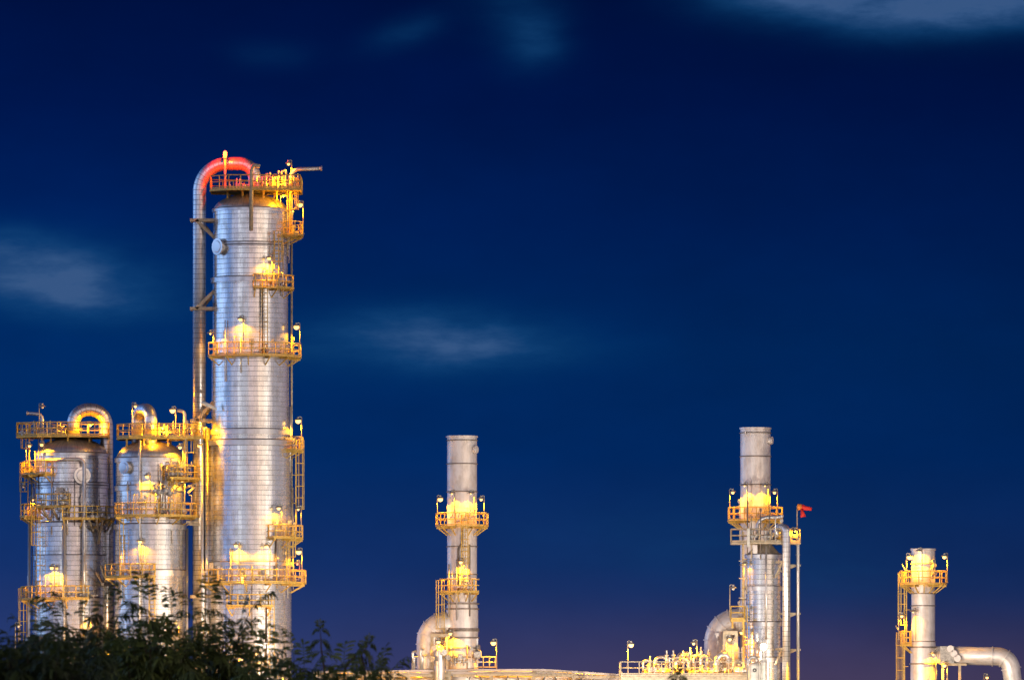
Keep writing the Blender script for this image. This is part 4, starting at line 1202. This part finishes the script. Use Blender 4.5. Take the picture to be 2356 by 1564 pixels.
for x0, yt, x1, ye, r, dy, lab in loops:
    b = .45 if r < .2 else .75
    pl = pipe('pipe_loop', lab, 'pipe', K, [(K.x(x0, dy), dy, zk), K.p(x0, yt, dy), K.p(x1, yt - (3 if r > .2 else 0), dy + .3), K.p(x1, ye, dy + .3)], r, b, 'pipe', 12, 'pipes on the railed deck', ((0, 1, .2), (0, 1, .55), (2, 3, .6)))
vents = [(1496, 1508), (1534, 1495), (1549, 1495), (1571, 1496), (1588, 1489), (1613, 1487), (1630, 1492), (1659, 1495)]
for i, (px, py) in enumerate(vents):
    dy = -.9
    x, y, z = K.p(px, py, dy)
    v = MB().lathe([(.10, zk), (.10, z - 1.1), (.2, z - 1.08), (.2, z - .95), (.13, z - .94), (.13, z - .5), (.18, z - .48), (.18, z - .38), (.07, z - .36), (.07, z)], 12, (x, y)).build('vent_valve', 'valve')
    v.location = K.loc()
    tag(v, ('short pale vent valve above the small low pipe loop', 'slim vent valve on the left of the pair on the square loop', 'slim vent valve on the right of the pair on the square loop',
            'squat vent valve above the low pipe bend', 'tall dark tipped vent valve above the fat bent pipe', 'tall vent valve left of the flue duct beside the deck lamp',
            'pale vent valve overlapping the left edge of the flue duct', 'vent valve in front of the right edge of the flue duct')[i], 'valve', 'vent valves on the railed deck')
    MB().bar((x - .25, y, z - .7), (x + .3, y, z - .66), .12).build('lever', 'valve', v)
for i in range(26):
    px = random.uniform(1478, 1700); py = random.uniform(1526, 1548); dy = random.uniform(-2.6, .5)
    x, y, z = K.p(px, py, dy)
    h = max(.25, min(.9, z - zk))
    v = MB().lathe([(.09, zk), (.09, zk + h * .3), (.2, zk + h * .34), (.24, zk + h * .5), (.2, zk + h * .66), (.08, zk + h * .7), (.08, zk + h), (.22, zk + h + .01), (.22, zk + h + .07), (.03, zk + h + .09)], 12, (x, y))
    v.bar((x - .45, y, zk + h * .5), (x + .45, y, zk + h * .5), .15)
    v.build('hand_valve', 'valve', dk)
for i, px in enumerate((1497, 1507)):
    v = MB().lathe([(.2, zk), (.24, zk + .05), (.24, zk + .65), (.18, zk + .75), (.05, zk + .78)], 16, (K.x(px, -2), -2.0)).build('filter_pot', 'pipe')
    v.location = K.loc(); tag(v, ('left of two small filter pots behind the deck railing', 'right of two small filter pots behind the deck railing')[i], 'filter pot', 'filter pots')
    MB().disc_stack((K.x(px, -2), -2.0, zk + .5), (0, -1, 0), [(.08, .2), (.08, .3), (.13, .31), (.13, .36)], 10).build('nozzle', 'valve', v)
fr2 = thing('duct_support_frame', 'white portal frame with a hanging lamp between the right hand duct and stack', 'frame', K.loc(), 'duct frames')
MB().bar(K.p(1667, 1455, -.6), K.p(1667, 1600, -.6), .28).bar(K.p(1694, 1455, -.6), K.p(1694, 1600, -.6), .28).build('post', 'steel', fr2)
MB().bar(K.p(1664, 1455, -.6), K.p(1697, 1455, -.6), .32).bar(K.p(1668, 1462, -.6), K.p(1675, 1474, -.6), .12).bar(K.p(1693, 1462, -.6), K.p(1686, 1474, -.6), .12).build('crossbeam', 'steel', fr2)
MB().box(K.p(1668, 1550, .2), K.p(1693, 1474, .5)).box(K.p(1670, 1548, .12), K.p(1680, 1478, .19)).build('heat_shield', 'board', fr2)
mb = MB()
for px in (1674, 1683, 1690, 1700, 1707):
    mb.bar(K.p(px, 1550, -1.6), K.p(px, 1488, -1.6), .09)
for py in (1500, 1516, 1532):
    mb.bar(K.p(1672, py, -1.6), K.p(1709, py, -1.6), .08)
mb.build('ladder_frame', 'steel', fr2)
tk = thing('white_tank', 'small white tank with an arrow marked plate on the deck by the slim clad column', 'tank', (K.X + K.x(1737, -4), K.Y - 4, 0))
zt3 = K.z(1526, -4)
MB().lathe([(.55, 3), (.55, zt3 - .15), (.4, zt3), (.1, zt3 + .1)], 24).build('shell', 'board', tk)
MB().lathe([(.28, 3), (.28, zt3 + .3), (.2, zt3 + .5), (.08, zt3 + .55), (.08, zt3 + .9)], 16, (.75, 0)).build('shell', 'board', tk)
MB().disc_stack((-.05, -.56, zt3 - .55), (0, -1, 0), [(.17, 0), (.17, .02)], 16).build('plate', 'ink', tk)
MB().box((-.1, -.60, zt3 - .6), (.0, -.585, zt3 - .5)).build('plate_mark', 'board', tk)
MB().bar((-.65, -.7, 3), (-.65, -.7, K.z(1522, -4)), .06).bar((1.2, -.7, 3), (1.2, -.7, K.z(1522, -4)), .06).bar((-.65, -.7, K.z(1522, -4)), (1.2, -.7, K.z(1522, -4)), .06).bar((.25, -.7, 3), (.25, -.7, K.z(1522, -4)), .06).build('guard_rail', 'darksteel', tk)
pm = thing('pump', 'yellow lit pump on the deck edge right of the pipework', 'pump', (K.X + K.x(1706, -2.6), K.Y - 2.6, zk))
MB().disc_stack((-.6, 0, .35), (1, 0, 0), [(.2, 0), (.3, .05), (.3, .6), (.36, .61), (.36, .7), (.24, .72), (.24, 1.2)], 18).build('body', 'pipe', pm)
MB().box((-.7, -.3, 0), (.7, .3, .08)).build('base', 'steel', pm)
lamp('bright lamp on a post at the left end of the railed pipe deck', K, 1452, 1483, -1.5, 2.5, 70, energy=1400, cone=165, bulb=.22)
lamp('small lamp on a post between the vents and the right hand duct', K, 1596, 1480, -1.2, 2.5, -70, energy=600, cone=150, bulb=.12)
lamp('hanging lamp inside the portal frame by the right hand duct', K, 1679, 1470, -.9, 2.8, 70, energy=260, cone=160, bulb=.15)
lamp('low lamp in front of the vents in the middle of the pipe deck', K, 1560, 1520, -2.6, 1.1, 70, energy=420, cone=165, bulb=.05)
lamp('low lamp beside the pump on the deck edge', K, 1700, 1528, -2.9, .9, 70, energy=300, cone=165, bulb=.05)
lamp('low lamp among the bends under the fat hose pipe', K, 1632, 1520, -2.6, 1.1, 70, energy=420, cone=165, bulb=.05)

# ================================================================== foreground trees
def frond(mb, base, d, length, droop, rng, pairs=7, blade=.26, wid=.045):
    """feathery leaf: a bending stalk with pairs of hanging narrow blades"""
    d = d.normalized()
    pts = []
    p, dirn = Vector(base), d.copy()
    n = pairs
    for i in range(n + 1):
        pts.append((p.copy(), dirn.copy()))
        p = p + dirn * (length / n)
        dirn = (dirn + Vector((0, 0, -droop / n))).normalized()
    k = len(mb.v)
    mb.tube([q[0] for q in pts[::2] + ([pts[-1]] if n % 2 else [])], .006, 3, False)
    for i in range(1, n + 1):
        q, t_ = pts[i]
        side = t_.cross(Vector((0, 0, 1)))
        if side.length < .1: side = Vector((1, 0, 0))
        side.normalize()
        for s_ in ((-1, 1) if i < n else (-1, 1, 0)):
            bl = blade * (1 - .35 * abs(i / n - .45)) * rng.uniform(.75, 1.15)
            o = (side * s_ * rng.uniform(.7, 1.0) + t_ * rng.uniform(.45, .85) + Vector((0, 0, rng.uniform(-.35, .1)))).normalized()
            nn = o.cross(t_) if s_ else o.cross(side)
            if nn.length < .05: nn = Vector((0, 0, 1))
            wv = (o.cross(nn)).normalized() * wid * rng.uniform(.6, 1.1)
            a = q
            b = q + o * bl * .45 + Vector((0, 0, -.03 * droop))
            c = q + o * bl * .85 + Vector((0, 0, -.16 * bl * (1 + droop)))
            e = q + o * bl * 1.0 + Vector((0, 0, -.34 * bl * (1 + droop)))
            k = len(mb.v)
            mb.v += [tuple(a), tuple(b - wv / 2), tuple(b + wv / 2), tuple(c - wv * .4), tuple(c + wv * .4), tuple(e)]
            mb.quad([k, k + 1, k + 2]); mb.quad([k + 1, k + 3, k + 4, k + 2]); mb.quad([k + 3, k + 5, k + 4])

class LeafMB(MB):
    def mesh(s, name, mat):
        me = bpy.data.meshes.new(name)
        me.from_pydata(s.v, [], s.f)
        me.materials.append(M[mat])
        return me

def px2w(px, py, Y):
    return Vector(((px - XC) * Y / F, Y, ZC + (YH - py) * Y / F))

def tree(label, cx, Y, outline, n, seed, mat='leaf', depth=1.0, leaf_len=(.28, .5), tips=(), low=1.6, blade=.26, name='feathery_tree', cat='tree', group='feathery trees in front of the plant', wid=.045):
    """small tree: trunk from the ground, limbs to points under the outline (photo pixels of the crown's top), fronds along each limb"""
    rng = random.Random(seed)
    foot = px2w(cx, YH, Y); foot.z = 0
    root = thing(name, label, cat, foot, group)
    outline = [(a, b + 26) for a, b in outline]
    tips = [(a, b + 8) for a, b in tips]
    def top(px):
        for (a, b), (c, d) in zip(outline, outline[1:]):
            if a <= px <= c:
                return b + (d - b) * (px - a) / (c - a)
        return outline[-1][1]
    x0, x1 = outline[0][0], outline[-1][0]
    tb, lb = MB(), LeafMB()
    crown_z = px2w(cx, top(cx), Y).z
    trunk = [Vector((0, 0, 0)), Vector((.05, .02, low * .5)), Vector((-.03, 0, low)), Vector((.02, .03, max(low + .3, crown_z - .55)))]
    tb.tube(trunk, .06, 7, rad=[.085, .07, .055, .025])
    targets = []
    for i in range(n):
        px = rng.uniform(x0, x1)
        tp = top(px)
        f = rng.random() ** 1.5
        py = tp + 14 + f * (1640 - tp) if i % 3 else tp + rng.uniform(4, 30)
        Yt = Y + rng.uniform(-depth, depth)
        targets.append((px2w(px, py, Yt) - foot, 1))
    for tpx, tpy in tips:
        targets.append((px2w(tpx, tpy, Y + rng.uniform(-.3, .3)) - foot, 2))
    for tgt, kind in targets:
        zb = max(.5, min(tgt.z - .35, trunk[-1].z - .1) * rng.uniform(.6, .95))
        st = Vector((rng.uniform(-.03, .03), rng.uniform(-.03, .03), zb))
        mid = st.lerp(tgt, .55) + Vector((rng.uniform(-.12, .12), rng.uniform(-.12, .12), rng.uniform(-.22, -.02)))
        path = [st, st.lerp(mid, .5) + Vector((0, 0, -.03)), mid, mid.lerp(tgt, .55) + Vector((0, 0, .05)), tgt]
        tb.tube(path, .015, 4, False, rad=[.022, .016, .012, .009, .004])
        dirn = (tgt - mid).normalized()
        k = rng.randint(4, 7) if kind == 1 else 10
        span = 0.55 if kind == 1 else .95
        for j in range(k):
            f = 1 - span * j / k
            if f > .5: p = mid.lerp(tgt, (f - .5) * 2)
            else: p = st.lerp(mid, f * 2)
            ang = j * 2.4 + rng.uniform(-.4, .4)
            sd = Vector((math.cos(ang), math.sin(ang) * .8, rng.uniform(-.1, .55)))
            dd = (sd + dirn * rng.uniform(.2, .8)).normalized() if j else (dirn + Vector((rng.uniform(-.3, .3), 0, .1)))
            frond(lb, p, dd, rng.uniform(*leaf_len), rng.uniform(.5, 1.3), rng, rng.randint(5, 8), blade * rng.uniform(.75, 1.1), wid)
    tb.build('trunk', 'bark', root)
    lb.build('crown', mat, root)
    return root

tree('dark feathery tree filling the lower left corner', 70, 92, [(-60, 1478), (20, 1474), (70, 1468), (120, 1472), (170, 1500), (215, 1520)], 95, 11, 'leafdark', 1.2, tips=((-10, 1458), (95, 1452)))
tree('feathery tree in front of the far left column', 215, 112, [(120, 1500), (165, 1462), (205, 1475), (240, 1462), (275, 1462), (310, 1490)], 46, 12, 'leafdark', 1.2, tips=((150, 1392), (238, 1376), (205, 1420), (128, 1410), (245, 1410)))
tree('dense feathery tree in front of the middle sized column', 365, 108, [(255, 1490), (285, 1462), (330, 1438), (380, 1446), (430, 1462), (455, 1500)], 58, 13, 'leaf', 1.1, tips=((300, 1392), (345, 1380), (395, 1395), (330, 1372)))
tree('feathery tree with arching twigs in front of the tallest column', 505, 110, [(430, 1480), (465, 1432), (505, 1430), (540, 1466), (570, 1506), (600, 1536)], 24, 14, 'leaf', 1.1, tips=((480, 1386), (520, 1388), (556, 1410), (575, 1398), (566, 1455), (585, 1490), (445, 1392)))
tree('low dark bush at the foot of the tallest column', 640, 104, [(555, 1545), (600, 1520), (640, 1518), (680, 1538), (730, 1535), (770, 1552)], 24, 15, 'leaf', .8, tips=((655, 1478), (612, 1492), (700, 1520), (676, 1502)))
tree('low dark bush in front of the left end of the shed', 800, 104, [(735, 1556), (790, 1548), (840, 1552), (890, 1560)], 14, 18, 'leaf', .6, tips=((870, 1530), (895, 1548), (790, 1545)))

def sapling(label, cx, ybot, path_px, Y, seed, pairs, blade=.33):
    """one upright stem with drooping pairs of leaves"""
    rng = random.Random(seed)
    foot = px2w(cx, YH, Y); foot.z = 0
    root = thing('sapling', label, 'sapling', foot, 'saplings')
    P = [Vector((0, 0, 0)), Vector((.02, 0, 1.5))] + [px2w(a, b, Y) - foot for a, b in path_px]
    MB().tube(P, .02, 6, rad=[.03] + [.022] * (len(P) - 3) + [.014, .005]).build('trunk', 'bark', root)
    lb = LeafMB()
    n = pairs
    seg = P[2:]
    for i in range(n):
        f = i / (n - 1) * (len(seg) - 1)
        k = min(int(f), len(seg) - 2)
        p = seg[k].lerp(seg[k + 1], f - k)
        tdir = (seg[k + 1] - seg[k]).normalized()
        for s_ in (-1, 1):
            d = Vector((s_ * rng.uniform(.7, 1.0), rng.uniform(-.5, .5), rng.uniform(-.05, .35))) + tdir * .25
            L = rng.uniform(.16, .28) * (1.0 if i < n - 2 else .6)
            frond(lb, p, d, L, rng.uniform(1.3, 2.0), rng, 6, blade * .42 * (1.0 if i < n - 1 else .6), .035)
    for s_ in (-.3, .3, 0):
        frond(lb, seg[-1], Vector((s_, 0, .8)), .12, .6, rng, 4, .1, .03)
    lb.build('crown', 'leaf', root)
    return root
sapling('upright sapling with drooping paired leaves in the gap right of the tallest column', 748, 1560, [(750, 1600), (746, 1540), (739, 1490), (737, 1446)], 108, 21, 6)
sapling('bent sapling with hanging leaves just right of the upright sapling', 838, 1560, [(838, 1610), (840, 1545), (832, 1505), (850, 1480)], 108, 22, 6)
sapling('leaning sapling with leaves at its bent tip between the bent one and the bush', 790, 1560, [(786, 1600), (795, 1535), (815, 1510), (834, 1494)], 109, 23, 5)
sapling('drooping leafy shoot at the right end of the bushes', 876, 1560, [(872, 1620), (874, 1575), (878, 1545), (880, 1532)], 107, 24, 6)
sapling('single shoot of leaves poking up in front of the pipe deck', 1556, 1560, [(1556, 1640), (1555, 1590), (1556, 1562), (1560, 1552)], 108, 25, 6)
